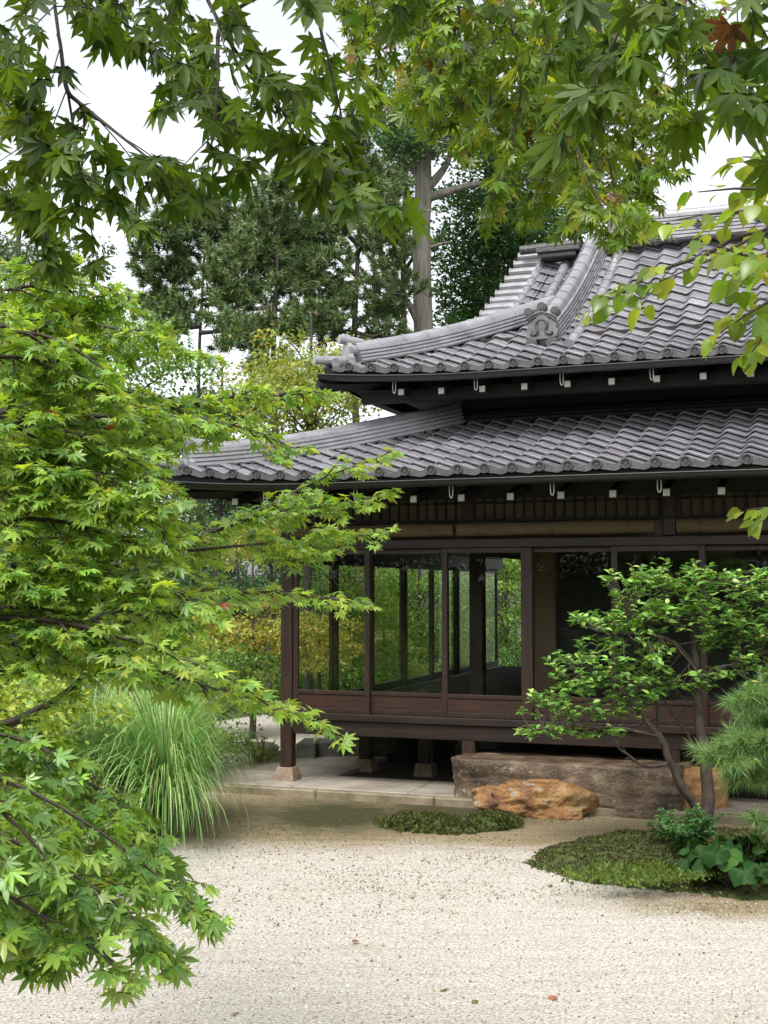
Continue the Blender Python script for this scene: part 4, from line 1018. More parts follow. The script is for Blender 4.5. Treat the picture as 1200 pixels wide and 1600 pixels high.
G.build(yt, MAPLE_HI, LM_MAPLE, [(.15, .27, .06), (.21, .345, .07), (.10, .20, .045), (.27, .40, .075)], [3, 3, 1.6, 1], BARKT, tr=TR)

# ---- overhead maple whose branches hang into the top of the view
offm = np.array([-1.5, -.6, 0]); trunk = np.array([(-1.5, -.6, -.1), (-1.5, -.6, 1.2), (-1.45, -.5, 2.3), (-1.4, -.3, 3.3), (-1.2, 0, 4.4)])
ot = tag(empty("overhanging_maple", offm), "maple overhead with large dark leaves hanging into the top of the view", "maple tree"); G = Growth(); TR = MB(); TR.tube(smooth_poly(trunk - offm, 16)[0], .14, .05, 10)
near = [
 ([(75, -120, 1.35), (82, 0, 1.35), (95, 100, 1.35), (114, 160, 1.35), (115, 225, 1.35), (132, 300, 1.35), (150, 400, 1.35)], .11),
 ([(110, 150, 1.35), (150, 185, 1.33), (190, 212, 1.31), (235, 250, 1.3), (285, 290, 1.3)], .11),
 ([(295, -130, 1.25), (312, 0, 1.25), (360, 75, 1.25), (415, 145, 1.25), (475, 215, 1.25), (540, 280, 1.25), (590, 320, 1.25)], .12),
 ([(110, -120, 1.5), (130, 0, 1.5), (190, 40, 1.5), (265, 75, 1.5), (320, 130, 1.5)], .12),
 ([(340, 60, 1.4), (350, 140, 1.4), (330, 220, 1.4), (320, 290, 1.4)], .11),
 ([(240, -120, 1.6), (260, 20, 1.6), (330, 120, 1.6), (390, 200, 1.6)], .12),
 ([(-60, -60, 1.5), (0, 60, 1.5), (60, 180, 1.5), (60, 280, 1.5)], .13),
 ([(-80, 100, 1.8), (0, 150, 1.8), (90, 230, 1.8), (200, 330, 1.8)], .15),
 ([(-80, 220, 1.7), (-10, 260, 1.7), (50, 320, 1.7), (90, 400, 1.7)], .12),
 ([(460, -100, 1.35), (500, 40, 1.35), (530, 150, 1.35), (545, 240, 1.35)], .10),
 ([(1005, -120, 1.35), (1000, 0, 1.35), (970, 75, 1.35), (915, 145, 1.35), (885, 185, 1.35)], .12),
 ([(985, -120, 1.3), (1007, 0, 1.3), (1060, 52, 1.3), (1125, 120, 1.3), (1175, 165, 1.3), (1210, 200, 1.3)], .13),
 ([(1110, -120, 1.4), (1150, -20, 1.4), (1200, 60, 1.4), (1240, 130, 1.4)], .14),
 ([(860, -120, 1.45), (870, -20, 1.45), (900, 60, 1.45), (905, 120, 1.45)], .12),
 ([(660, -150, 1.5), (660, -80, 1.5), (650, -20, 1.5), (610, 30, 1.5)], .10),
]
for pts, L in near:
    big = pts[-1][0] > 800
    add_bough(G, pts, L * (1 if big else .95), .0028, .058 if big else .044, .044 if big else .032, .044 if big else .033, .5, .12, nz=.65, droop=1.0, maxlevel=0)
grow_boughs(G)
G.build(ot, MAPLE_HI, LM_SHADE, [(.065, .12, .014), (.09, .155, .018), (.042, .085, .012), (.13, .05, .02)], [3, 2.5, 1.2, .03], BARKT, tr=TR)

# ---- second maple canopy further away at the top, yellowing
offm = np.array([2.6, 2.2, 0]); trunk = np.array([(2.6, 2.2, -.1), (2.55, 2.3, 1.2), (2.5, 2.4, 2.4), (2.3, 2.5, 3.6), (1.9, 2.6, 4.8)])
ct = tag(empty("yellowing_maple", offm), "maple crown of small yellow-green leaves spread across the top above the roof", "maple tree"); G = Growth(); TR = MB(); TR.tube(smooth_poly(trunk - offm, 16)[0], .12, .04, 10)
mid_b = [
 [(560, -120, 3.2), (580, 0, 3.2), (600, 80, 3.2), (580, 140, 3.2)], [(640, -120, 3.0), (660, 20, 3.0), (690, 110, 3.0), (680, 170, 3.0)],
 [(700, -120, 3.3), (740, 30, 3.3), (770, 130, 3.3), (760, 210, 3.3)], [(760, -120, 2.9), (800, 40, 2.9), (820, 150, 2.9), (790, 240, 2.9), (770, 310, 2.9)],
 [(820, -120, 3.2), (860, 80, 3.2), (880, 180, 3.2), (860, 260, 3.2), (830, 320, 3.2)], [(880, -120, 3.0), (900, 60, 3.0), (930, 200, 3.0), (920, 270, 3.0), (890, 330, 3.0)],
 [(940, -120, 3.3), (960, 80, 3.3), (990, 200, 3.3), (990, 280, 3.3), (970, 350, 3.3)], [(990, -120, 2.9), (1010, 90, 2.9), (1040, 190, 2.9), (1040, 260, 2.9)],
 [(1040, -100, 3.2), (1050, 50, 3.2), (1070, 150, 3.2), (1060, 230, 3.2)], [(930, 100, 3.1), (950, 250, 3.1), (960, 300, 3.1), (985, 360, 3.0)],
 [(840, 60, 3.4), (820, 180, 3.4), (790, 250, 3.4), (805, 315, 3.4)], [(880, 160, 2.8), (900, 230, 2.8), (920, 280, 2.8), (940, 320, 2.7)],
 [(600, -130, 3.6), (620, -40, 3.6), (640, 40, 3.6), (640, 130, 3.6)], [(720, -120, 2.8), (720, 20, 2.8), (700, 100, 2.8), (650, 150, 2.8)],
 [(1000, 60, 3.4), (1010, 180, 3.4), (1000, 280, 3.4), (990, 350, 3.4)], [(760, 20, 3.6), (740, 120, 3.6), (720, 190, 3.6), (730, 230, 3.6)],
 [(520, -120, 3.4), (530, -30, 3.4), (540, 40, 3.4), (560, 90, 3.4)], [(800, -60, 3.5), (830, 60, 3.5), (870, 140, 3.5), (900, 220, 3.5), (870, 300, 3.5)],
]
for pts in mid_b: add_bough(G, pts, .21, .005, .046, .034, .040, .45, .1, nz=.65, droop=.8, dens=.70)
grow_boughs(G)
G.build(ct, MAPLE_LO + MAPLE_HI[:1], LM_MAPLE, [(.12, .20, .024), (.175, .26, .032), (.08, .15, .02), (.28, .29, .035), (.12, .06, .025)], [3, 2.8, 1.6, .6, .14], BARKT, tr=TR)

# ---- shrub with oval yellow-green leaves reaching in from the right
offm = np.array([2.2, 2.0, 0]); trunk = np.array([(2.2, 2.0, -.1), (2.1, 2.1, 1.2), (1.9, 2.2, 2.2), (1.6, 2.25, 2.9)])
rt_ = tag(empty("oval_leaf_tree", offm), "slender branches with oval yellow-green leaves in front of the upper roof at the right", "tree"); G = Growth(); TR = MB(); TR.tube(smooth_poly(trunk - offm, 14)[0], .05, .015, 8)
ov = [
 [(1260, 320, 2.2), (1200, 350, 2.2), (1165, 385, 2.2), (1117, 404, 2.2), (1080, 420, 2.2), (1030, 440, 2.2)], [(1260, 330, 2.3), (1181, 337, 2.3), (1136, 324, 2.3), (1090, 330, 2.3), (1050, 345, 2.3)],
 [(1100, 400, 2.25), (1040, 410, 2.25), (1000, 435, 2.25), (960, 470, 2.25), (925, 485, 2.25)], [(1260, 300, 2.1), (1200, 290, 2.1), (1130, 290, 2.1), (1090, 300, 2.1)],
 [(1260, 400, 2.1), (1200, 420, 2.1), (1150, 400, 2.1), (1110, 380, 2.1)], [(1260, 440, 2.2), (1210, 460, 2.2), (1170, 490, 2.2), (1125, 520, 2.2)], [(1260, 470, 2.3), (1215, 490, 2.3), (1190, 530, 2.3), (1175, 550, 2.3)],
 [(1260, 800, 2.3), (1210, 790, 2.3), (1185, 788, 2.3), (1165, 797, 2.3)], [(1260, 240, 2.2), (1200, 250, 2.2), (1160, 245, 2.2)], [(1260, 370, 2.0), (1210, 380, 2.0), (1180, 420, 2.0), (1150, 430, 2.0)],
]
for pts in ov: add_bough(G, pts, .10, .0045, .058, .045, .043, .35, .12, nz=.6, droop=.8, maxlevel=0)
grow_boughs(G)
G.build(rt_, OVALW, LM_MAPLE, [(.17, .26, .03), (.23, .30, .035), (.12, .20, .025), (.30, .30, .03)], [3, 2, 1.6, .35], BARKT, tr=TR)

# ---- the small camellia-like tree on the moss
CD = 9.95
cb = ground(1105, 1316); offm = np.array([at(1105, 1316, CD)[0], CD, .09])
ca_t = tag(empty("camellia_tree", offm), "small glossy-leaved tree with a forked crooked trunk on the moss mound", "tree")
TR = MB(); G = Growth()
def cp_(pts): return np.array([at(px, py, CD + d) for px, py, d in pts]) - offm
def limb(pts, r0, r1, n=14):
    Q, _ = smooth_poly(cp_(pts), n); Q += rng.normal(0, .006, Q.shape); TR.tube(Q, r0, r1, 8)
limb([(1106, 1330, 0), (1102, 1290, 0), (1108, 1240, 0), (1100, 1180, 0), (1092, 1120, 0), (1086, 1060, 0), (1088, 1015, 0), (1080, 970, 0), (1066, 930, 0)], .062, .018, 22)
limb([(1104, 1288, 0), (1086, 1262, -.03), (1062, 1222, -.08), (1046, 1190, -.1), (1034, 1160, -.1), (1028, 1142, -.1)], .040, .024)
limb([(1034, 1160, -.1), (1015, 1130, -.12), (990, 1105, -.12), (968, 1075, -.12), (950, 1055, -.15), (915, 1045, -.15)], .024, .008)
limb([(1028, 1145, -.1), (1030, 1120, .05), (1024, 1090, .1), (1010, 1060, .1)], .022, .008)
limb([(1046, 1192, -.1), (1015, 1198, -.15), (990, 1190, -.15), (978, 1175, -.15), (960, 1165, -.2), (955, 1155, -.2)], .018, .005)
limb([(990, 1190, -.15), (985, 1183, -.15), (975, 1185, -.15)], .008, .004, 5)
limb([(1030, 1155, -.1), (1010, 1145, -.2), (975, 1140, -.25), (930, 1135, -.25), (880, 1132, -.25), (830, 1142, -.25)], .014, .004)
limb([(1094, 1180, 0), (1080, 1160, .1), (1060, 1125, .12), (1040, 1100, .1), (1020, 1075, .05)], .016, .005)
limb([(1058, 1122, .12), (1075, 1108, .12), (1082, 1095, .12), (1060, 1085, .12)], .009, .004, 6)
limb([(1084, 1040, 0), (1065, 1015, -.1), (1050, 1000, -.15), (1010, 990, -.2), (960, 990, -.2)], .022, .006)
limb([(1080, 975, 0), (1055, 970, -.1), (1010, 975, -.2), (985, 965, -.2)], .016, .005)
limb([(1088, 1015, 0), (1110, 985, .1), (1140, 965, .1), (1180, 950, .1)], .02, .006)
limb([(1090, 1060, 0), (1120, 1045, -.1), (1160, 1030, -.1), (1210, 1015, -.1)], .018, .006)
limb([(1070, 940, 0), (1085, 915, 0), (1110, 900, 0)], .014, .005, 7)
pads = [(985, 905, 52, 22), (1050, 893, 60, 20), (1110, 905, 50, 24), (1020, 925, 70, 24), (1080, 935, 70, 26), (1160, 915, 45, 24), (1200, 905, 30, 24), (940, 960, 58, 22), (990, 965, 60, 26), (1040, 960, 60, 26), (1110, 965, 60, 30), (1170, 960, 50, 34), (1215, 960, 40, 40),
        (890, 1030, 42, 22), (930, 1022, 56, 28), (975, 1035, 60, 28), (1025, 1045, 60, 26), (1060, 1065, 50, 22), (905, 1060, 50, 20), (960, 1065, 46, 20), (850, 1098, 40, 20), (885, 1088, 46, 26), (925, 1095, 50, 24), (970, 1100, 34, 22), (840, 1140, 34, 10), (880, 1140, 50, 12), (930, 1142, 46, 12), (1000, 1015, 50, 22), (1120, 1055, 36, 22), (1150, 1000, 60, 30), (1200, 1010, 50, 40), (1180, 1050, 50, 22), (1010, 1085, 30, 16), (1240, 940, 40, 40)]
skel = np.concatenate([v_ for v_ in TR.V])
for (px, py, rx, ry) in pads:
    nsh = int(rx * ry / 62) + 3
    for _ in range(nsh):
        a = random.uniform(0, 6.28); rr = math.sqrt(random.random())
        tip = at(px + rx * rr * math.cos(a), py + ry * rr * math.sin(a), CD + random.gauss(-.05, .22)) - offm
        j = np.argmin(np.sum((skel - tip) ** 2, 1) + rng.uniform(0, .03, len(skel))); base = skel[j]
        d = tip - base; dl = np.linalg.norm(d)
        if dl > .5: base = tip - d / dl * .35
        midp = (base + tip) / 2 + rng.normal(0, .02, 3) - np.array([0, 0, .03])
        Q, _ = smooth_poly([base, midp, tip], 6); G.tubes.append((Q, .005, .0022))
        tdir = nrm(tip - midp); tdir = nrm(tdir + np.array([0, 0, .35]))
        for k in range(random.randint(5, 9)):
            aa = k * 2.4 + random.uniform(-.4, .4); ax = nrm(np.array([math.cos(aa), math.sin(aa), random.uniform(-.25, .75)]) + tdir * .35)
            G.leaf(tip - tdir * random.uniform(0, .09), ax, np.array([random.gauss(0, .35), random.gauss(0, .35), 1.0]), random.uniform(.05, .08))
G.build(ca_t, OVAL, LM_CAM, [(.16, .31, .06), (.24, .42, .085), (.33, .50, .12), (.09, .20, .05), (.6, .55, .14)], [3, 3, 1.6, 1.6, .10], BARKC, 'crown', 'twigs', tr=TR)

# ---- pine at the right edge
def needles(mb, C, D, n, ln, wd, cols, wts, spread=1.0):
    """tufts: for every centre C and shoot direction D, n needles"""
    m = len(C); P = np.repeat(C, n, 0); A = nrm(np.repeat(nrm(D), n, 0) * .75 + rng.normal(0, .55 * spread, (m * n, 3)))
    P = P - np.repeat(nrm(D), n, 0) * rng.uniform(0, ln * 1.1, (m * n, 1))
    l_ = ln * rng.uniform(.65, 1.1, (m * n, 1)); sd = nrm(np.cross(A, rng.normal(0, 1, (m * n, 3)))) * wd
    bend = np.array([0, 0, -.10]) * l_
    V = np.stack([P - sd, P + sd, P + A * l_ + bend], 1).reshape(-1, 3); F = np.arange(m * n * 3).reshape(-1, 3)
    mb.add(V, F, np.repeat(palette(m * n, cols, wts, .15), 3, 0))
PD = 8.3
offm = np.array([3.35, 8.5, 0]); pt = tag(empty("pine_tree", offm), "long-needled green pine at the right edge beside the small tree", "pine tree")
TR = MB(); TR.tube(smooth_poly(np.array([(3.35, 8.5, -.1), (3.3, 8.5, .6), (3.38, 8.45, 1.1), (3.3, 8.4, 1.75)]) - offm, 14)[0], .09, .035, 10)
NM = MB(); C = []; Dd = []
for pts, n_ in (([(1290, 1120, 0), (1230, 1100, 0), (1190, 1090, 0), (1155, 1095, 0)], 26), ([(1290, 1190, 0), (1230, 1170, -.1), (1180, 1165, -.1), (1125, 1180, -.1)], 46), ([(1290, 1200, 0), (1240, 1210, .1), (1195, 1215, .1), (1150, 1205, .1)], 36), ([(1290, 1280, 0), (1250, 1290, 0), (1215, 1290, 0), (1195, 1285, 0)], 14), ([(1290, 1140, .2), (1230, 1130, .2), (1185, 1135, .2)], 24)):
    Q, _ = smooth_poly([at(a, b, PD + d) - offm for a, b, d in pts], 10); TR.tube(Q, .018, .006, 6)
    for _ in range(n_):
        f_ = random.random() ** .7; c = Q[min(9, int(f_ * 10))]; dd = nrm(np.array([random.gauss(-.5, .6), random.gauss(-.2, .6), random.gauss(.35, .45)]))
        ln = random.uniform(.05, .16); TR.tube([c, c + dd * ln * .6, c + dd * ln], .006, .004, 4, cap=False); C.append(c + dd * ln); Dd.append(dd)
needles(NM, np.array(C), np.array(Dd), 130, .13, .0024, [(.12, .22, .065), (.18, .30, .085), (.25, .37, .11)], [3, 3, 1.2])
NM.build("crown", LM_NEEDLE, pt, col=True); TR.build("trunk", BARK, pt, smooth=True)

# ================================================================== TREES FURTHER BACK
def pad_tree(name, base, h, cz, rx, rz, npad, nleaf, ls, cols, wts, label, cat="tree", tr=.09, padr=(.35, .8), lm=LM_FAR, group=None, tm=None, thick=.18, bark=BARK, lean=(0, 0), seedp=0):
    """trunk, limbs and flat layered sprays of leaves spread through the crown's volume"""
    root = tag(empty(name, base), label, cat, group)
    TRm = MB(); top = np.array([lean[0], lean[1], h])
    tk = np.array([(0, 0, -.15), (lean[0] * .2 + random.gauss(0, .04), 0, h * .3), (lean[0] * .6, lean[1] * .6, h * .65), top]); Q, _ = smooth_poly(tk, 14); TRm.tube(Q, tr, tr * .2, 8)
    P = []; Nn = []; lab = []
    for i in range(npad):
        while True:
            q = rng.uniform(-1, 1, 3)
            if .15 < np.dot(q, q) < 1: break
        c = np.array([q[0] * rx + lean[0] * .7, q[1] * rx + lean[1] * .7, cz + q[2] * rz]); pr = random.uniform(*padr)
        j = Q[max(2, min(13, int(np.clip((c[2] - rz * .35) / h, .2, 1) * 13)))]
        L_ = smooth_poly([j, (j + c) / 2 + np.array([0, 0, .12]), c], 7)[0]; TRm.tube(L_, tr * .22, .006, 5, cap=False)
        n = int(nleaf / npad * (pr / np.mean(padr)) ** 2)
        r_ = np.sqrt(rng.uniform(0, 1, n)) * pr; a = rng.uniform(0, 6.283, n)
        z = rng.normal(0, thick * pr, n) - .28 * r_ ** 2 / pr
        P.append(c + np.stack([r_ * np.cos(a), r_ * np.sin(a), z], 1)); out = np.stack([np.cos(a), np.sin(a), np.full(n, -.5)], 1); Nn.append(out)
    P = np.concatenate(P); out = np.concatenate(Nn); n = len(P)
    A = nrm(out + rng.normal(0, .5, (n, 3))); N2 = np.array([0, 0, 1.0]) + rng.normal(0, .5, (n, 3))
    mb = MB(); leaf_batch(mb, tm or CLUMP4, P, A, N2, ls * rng.uniform(.6, 1.3, n), palette(n, cols, wts, .2))
    mb.build("crown", lm, root, col=True); TRm.build("trunk", bark, root, smooth=True)
    return root
GREEN = [(.08, .17, .03), (.13, .24, .04), (.18, .29, .05)]; YEL = [(.27, .29, .05), (.36, .33, .06), (.18, .25, .04)]; DARKG = [(.025, .075, .025), (.045, .115, .035), (.08, .16, .05)]; LIME = [(.26, .36, .05), (.36, .42, .06), (.16, .27, .04)]
GREENB = [(.12, .24, .042), (.18, .31, .055), (.24, .37, .075)]
W1 = [3, 3, 1.5]
X_ = lambda px, Y: (px - 600) / FPX * Y
gT = "garden trees behind the house"
pad_tree("maple_tree", (X_(485, 19.5), 19.5, 0), 6.4, 5.15, 1.0, 1.2, 30, 9500, .07, YEL + [(.15, .25, .045)], [2.5, 1.4, 2.5, 2], "yellow-green maple between the pines and the corner of the upper roof", "maple tree", .09)
pad_tree("maple_tree", (X_(395, 17), 17, 0), 2.6, 1.35, .75, .75, 22, 6000, .06, YEL + [(.26, .14, .04)], [3, 3, 1.5, .8], "small golden maple just left of the corner post", "maple tree", .05, (.22, .5))
pad_tree("maple_tree", (X_(425, 20), 20, 0), 3.9, 2.9, .7, .55, 14, 4000, .06, YEL, [2, 2, 3], "yellow-green maple showing high beside the corner post under the eave", "maple tree", .05, (.25, .5))
pad_tree("evergreen_bush", (X_(370, 23), 23, 0), 3.6, 2.0, 1.5, 1.6, 40, 9000, .07, DARKG, W1, "dark evergreen bush behind the golden maple", "bush", .08)
pad_tree("maple_tree", (X_(-5, 9.5), 9.5, 0), 1.8, 1.15, .62, .42, 22, 6000, .055, LIME, W1, "lime green low maple behind the large maple at the left edge", "maple tree", .05, (.25, .5))
pad_tree("leafy_shrub", (X_(200, 13), 13, 0), 1.7, 1.0, .9, .7, 24, 7000, .055, LIME + YEL[:1], [2, 1, 3, 1], "light green shrub behind the silver grass", "shrub", .04, (.25, .5))
pad_tree("leafy_shrub", (X_(330, 14.2), 14.2, 0), 1.5, .9, .7, .65, 20, 6000, .055, GREEN, W1, "mid green shrub between the silver grass and the corner post", "shrub", .04, (.25, .45))
pad_tree("evergreen_bush", (X_(345, 30), 30, 0), 7.4, 5.4, 1.6, 1.7, 30, 9000, .10, [(.05, .10, .045), (.08, .14, .06), (.03, .07, .03)], W1, "blue-green tree above the lower roof's corner below the pines", "tree", .12)
pad_tree("broadleaf_tree", (X_(120, 24), 24, 0), 8.0, 5.2, 2.6, 2.6, 46, 14000, .10, GREEN + DARKG[:1], [2, 3, 2, 1.5], "broad green tree far behind the large maple", "tree", .15, (.5, 1.1))
pad_tree("broadleaf_tree", (X_(-60, 16), 16, 0), 5.6, 3.6, 1.6, 1.8, 36, 10000, .08, GREEN, W1, "green tree at the far left edge behind the large maple", "tree", .1, (.4, .9))
pad_tree("broadleaf_tree", (X_(20, 32), 32, 0), 13, 9.5, 2.6, 3.2, 44, 11000, .12, [(.06, .11, .05), (.10, .15, .06), (.04, .08, .03)], W1, "tall pale green tree at the upper left edge", "tree", .2, (.5, 1.1))
# the garden seen through the glass
pad_tree("maple_tree", (X_(545, 22), 22, 0), 3.4, 1.9, 1.0, .9, 30, 9000, .06, GREENB + YEL[:1], [3, 3, 2, 1.2], "green maple seen through the first pair of glass doors", "maple tree", .06, (.3, .6))
pad_tree("maple_tree", (X_(500, 19), 19, 0), 2.2, 1.3, .55, .45, 16, 4500, .05, YEL, W1, "yellowing low maple seen through the glass door next to the corner post", "maple tree", .05, (.2, .4))
pad_tree("maple_tree", (X_(655, 24), 24, 0), 3.4, 1.9, 1.0, .9, 30, 9000, .06, GREENB, W1, "green maple seen through the middle of the glass doors", "maple tree", .06, (.3, .6))
pad_tree("maple_tree", (X_(640, 26.5), 26.5, 0), 2.4, 1.35, .9, .5, 18, 5000, .06, YEL, W1, "yellow maple seen far off through the second glass door", "maple tree", .05, (.25, .5))
pad_tree("maple_tree", (X_(790, 27), 27, 0), 3.6, 2.0, 1.1, 1.1, 30, 9000, .07, GREENB + LIME[:1], [2, 3, 2, 1], "green maple seen past the brown inner post", "maple tree", .06, (.3, .7))
pad_tree("maple_tree", (X_(720, 30), 30, 0), 5.2, 2.9, 1.6, 1.7, 36, 10000, .08, GREENB, W1, "taller green maple at the back of the garden seen through the glass", "maple tree", .1, (.4, .9))
pad_tree("maple_tree", (X_(560, 31), 31, 0), 5.6, 2.9, 1.8, 1.9, 40, 11000, .085, DARKG + GREEN[:2], [2, 2, 2, 2, 2], "dark maple at the back of the garden behind the green maples", "maple tree", .12, (.4, .9))
pad_tree("broadleaf_tree", (X_(440, 34), 34, 0), 6.6, 3.2, 2.4, 2.6, 44, 12000, .10, DARKG + GREEN[:1], [2, 3, 2, 1], "dark broad tree far off beyond the corner of the house", "tree", .14, (.5, 1.1))
pad_tree("broadleaf_tree", (X_(850, 40), 40, 0), 8, 4.5, 3.2, 3.6, 44, 12000, .12, DARKG + GREEN[:1], [2, 3, 2, 1], "dark broad tree behind the house", "tree", .14, (.6, 1.3))
pad_tree("broadleaf_tree", (X_(620, 42), 42, 0), 6.4, 3.4, 3.0, 3.0, 44, 12000, .12, DARKG + GREEN[:1], [2, 3, 2, 1], "dark broad tree farthest off behind the maples in the glass", "tree", .14, (.6, 1.3))
pad_tree("broadleaf_tree", (X_(230, 40), 40, 0), 7.4, 4.0, 3.2, 3.2, 44, 12000, .12, DARKG + GREEN[:1], [2, 3, 2, 1], "dark broad tree far beyond the grass clump", "tree", .14, (.6, 1.3))
for i, (px, Y, h, rx, cl, lb) in enumerate([(500, 21.5, 1.3, 1.1, GREENB, "low green shrub at the garden's back left of the standing stone"), (600, 23, 1.4, 1.0, GREENB + YEL[:1], "low yellow-green shrub behind the standing stone"), (690, 25, 1.5, 1.1, GREENB, "low green shrub behind the floor posts in the middle of the glass"), (770, 26.5, 1.6, 1.1, DARKG + GREEN, "low dark shrub at the end of the view through the glass"), (420, 22.5, 1.5, 1.2, GREENB, "low green shrub just beyond the cut stone blocks")]):
    pad_tree("leafy_shrub", (X_(px, Y), Y, 0), h, h * .5, rx, h * .5, 26, 6500, .06, cl, [1] * len(cl), lb, "shrub", .04, (.3, .6))
for i, (px, Y, lb) in enumerate([(-130, 27, "dark broad tree outside the left edge behind the large maple"), (60, 38, "dark broad tree deep behind the left half of the large maple"), (310, 36, "dark broad tree between the large maple and the corner post, far off")]):
    pad_tree("broadleaf_tree", (X_(px, Y), Y, 0), 6.5, 3.2, 2.8, 3.0, 44, 12000, .11, DARKG + GREEN[:1], [2, 3, 2, 1.5], lb, "tree", .14, (.6, 1.3))
def conifer_pad(mb, C, n_per, r, ls, cols, wts, flat=.3):
    m = len(C); n = m * n_per; c = np.repeat(C, n_per, 0); r_ = np.sqrt(rng.uniform(0, 1, (n, 1))) * r; a = rng.uniform(0, 6.283, (n, 1))
    P = c + np.concatenate([r_ * np.cos(a), r_ * np.sin(a), rng.normal(0, flat * r, (n, 1))], 1)
    A = nrm(np.concatenate([np.cos(a), np.sin(a), np.full((n, 1), .25)], 1) + rng.normal(0, .5, (n, 3))); Nn = np.array([0, 0, 1.0]) + rng.normal(0, .6, (n, 3))
    leaf_batch(mb, CLUMP4[:1], P, A, Nn, ls * rng.uniform(.6, 1.3, n), palette(n, cols, wts, .2))
# tall bare-stemmed cypress
def lofty(px, Y, h, r, label, limbs, pads_, cols, wts, ls, bark=BARKG, name="cypress_tree", cat="tree", pr=.8, npp=220):
    off = np.array([X_(px, Y), Y, 0]); root = tag(empty(name, off), label, cat); TRm = MB()
    Q, _ = smooth_poly([(0, 0, -.1), (.08, 0, h * .3), (-.06, .03, h * .55), (.03, 0, h * .8), (0, 0, h)], 24); Q[1:-1] += rng.normal(0, .015, (22, 3)); TRm.tube(Q, r, r * .5, 12)
    for pts, r0 in limbs:
        P = [at(a, b, Y + d) - off for a, b, d in pts]; q, _ = smooth_poly(P, 12); TRm.tube(q, r0, r0 * .3, 6)
    mb = MB(); C = np.array([at(a, b, Y + d) - off for a, b, d in pads_])
    for c in C:
        j = np.argmin(np.abs(Q[:, 2] - (c[2] - .5))); L_, _ = smooth_poly([Q[j], (Q[j] + c) / 2 + (0, 0, .1), c], 7); TRm.tube(L_, .05, .012, 5, cap=False)
    conifer_pad(mb, C, npp, pr, ls, cols, wts, .28)
    mb.build("crown", LM_FAR, root, col=True); TRm.build("trunk", bark, root, smooth=True)
BLUEG = [(.08, .16, .085), (.13, .22, .12), (.05, .11, .06)]
J = lambda a, b: random.uniform(a, b)
lofty(664, 26, 16, .27, "tall tree with a pale bare trunk behind the upper roof's left corner",
      [([(662, 300, 0), (690, 270, 0), (705, 245, 0), (700, 215, 0)], .12), ([(664, 310, 0), (700, 300, 0), (740, 287, 0), (790, 285, 0)], .11), ([(660, 520, 0), (640, 470, 0), (600, 440, 0), (555, 437, 0), (500, 455, 0)], .10), ([(664, 390, 0), (690, 380, 0), (705, 378, 0)], .05), ([(655, 280, 0), (630, 250, 0), (610, 240, 0)], .06), ([(662, 340, 0), (640, 320, 0), (625, 300, 0)], .05)],
      [(J(590, 770), J(150, 240), J(-.8, .8)) for _ in range(40)] + [(J(620, 740), J(40, 160), J(-.8, .8)) for _ in range(30)], BLUEG, W1, .10, BARKG, "cypress_tree", "tree", .55, 190)
lofty(775, 29, 14, .24, "dark green conifer crowded between the pale trunk and the roof gable",
      [([(775, 520, 0), (740, 470, 0), (720, 440, 0)], .06)],
      [(J(705, 850), J(300, 530), J(-1.2, 1.2)) for _ in range(150)] + [(J(730, 840), J(140, 300), J(-1, 1)) for _ in range(36)], DARKG, W1, .10, BARKG, "cedar_tree", "tree", .6, 170)
lofty(905, 34, 17, .26, "dark tall conifer rising behind the gable of the roof",
      [([(905, 480, 0), (880, 440, 0), (850, 420, 0)], .06)],
      [(J(800, 1000), J(180, 480), J(-1.2, 1.2)) for _ in range(70)] + [(J(820, 980), J(40, 200), J(-1.2, 1.2)) for _ in range(40)], DARKG + BLUEG[:1], [3, 3, 1.5, 1], .11, BARK, "cedar_tree", "tree", .8, 170)
def pine(px, Y, h, r, spec, label, n_side=1.0):
    """open-crowned pine: crooked limbs, each ending in tufts of needles"""
    off = np.array([X_(px, Y), Y, 0]); root = tag(empty("pine_tree", off), label, "pine tree", None); TRm = MB(); NMb = MB(); C = []; Dd = []
    Q, _ = smooth_poly([(0, 0, -.1), (.1, 0, h * .35), (-.08, 0, h * .7), (.05, 0, h)], 20); TRm.tube(Q, r, r * .3, 10)
    for (x0, y0, x1, y1, nt) in spec:
        a = at(x0, y0, Y) - off; b = at(x1, y1, Y + random.uniform(-1.2, 1.2)) - off
        Lb, ln = smooth_poly([a, a * .6 + b * .4 + rng.normal(0, .15, 3), a * .25 + b * .75 + rng.normal(0, .12, 3), b], 14); TRm.tube(Lb, .055, .014, 6)
        for k in range(nt):
            i = min(13, 3 + int(random.random() ** .7 * 11)); c = Lb[i]; dd = nrm(np.array([random.gauss(0, .8), random.gauss(0, .8), random.gauss(.45, .5)])); l2 = random.uniform(.15, .6)
            tp = c + dd * l2; TRm.tube(smooth_poly([c, (c + tp) / 2 + rng.normal(0, .05, 3), tp], 5)[0], .012, .006, 4, cap=False)
            for e in range(5):
                t2 = tp + rng.normal(0, .16, 3); C.append(t2); Dd.append(nrm(dd + np.array([0, 0, .4]) + rng.normal(0, .3, 3)))
    needles(NMb, np.array(C), np.array(Dd), 64, .19, .016, [(.09, .155, .055), (.14, .215, .08), (.20, .24, .085), (.17, .11, .06)], [3, 3, 1.6, .7], 1.3)
    NMb.build("crown", LM_NEEDLE, root, col=True); TRm.build("trunk", BARK, root, smooth=True)
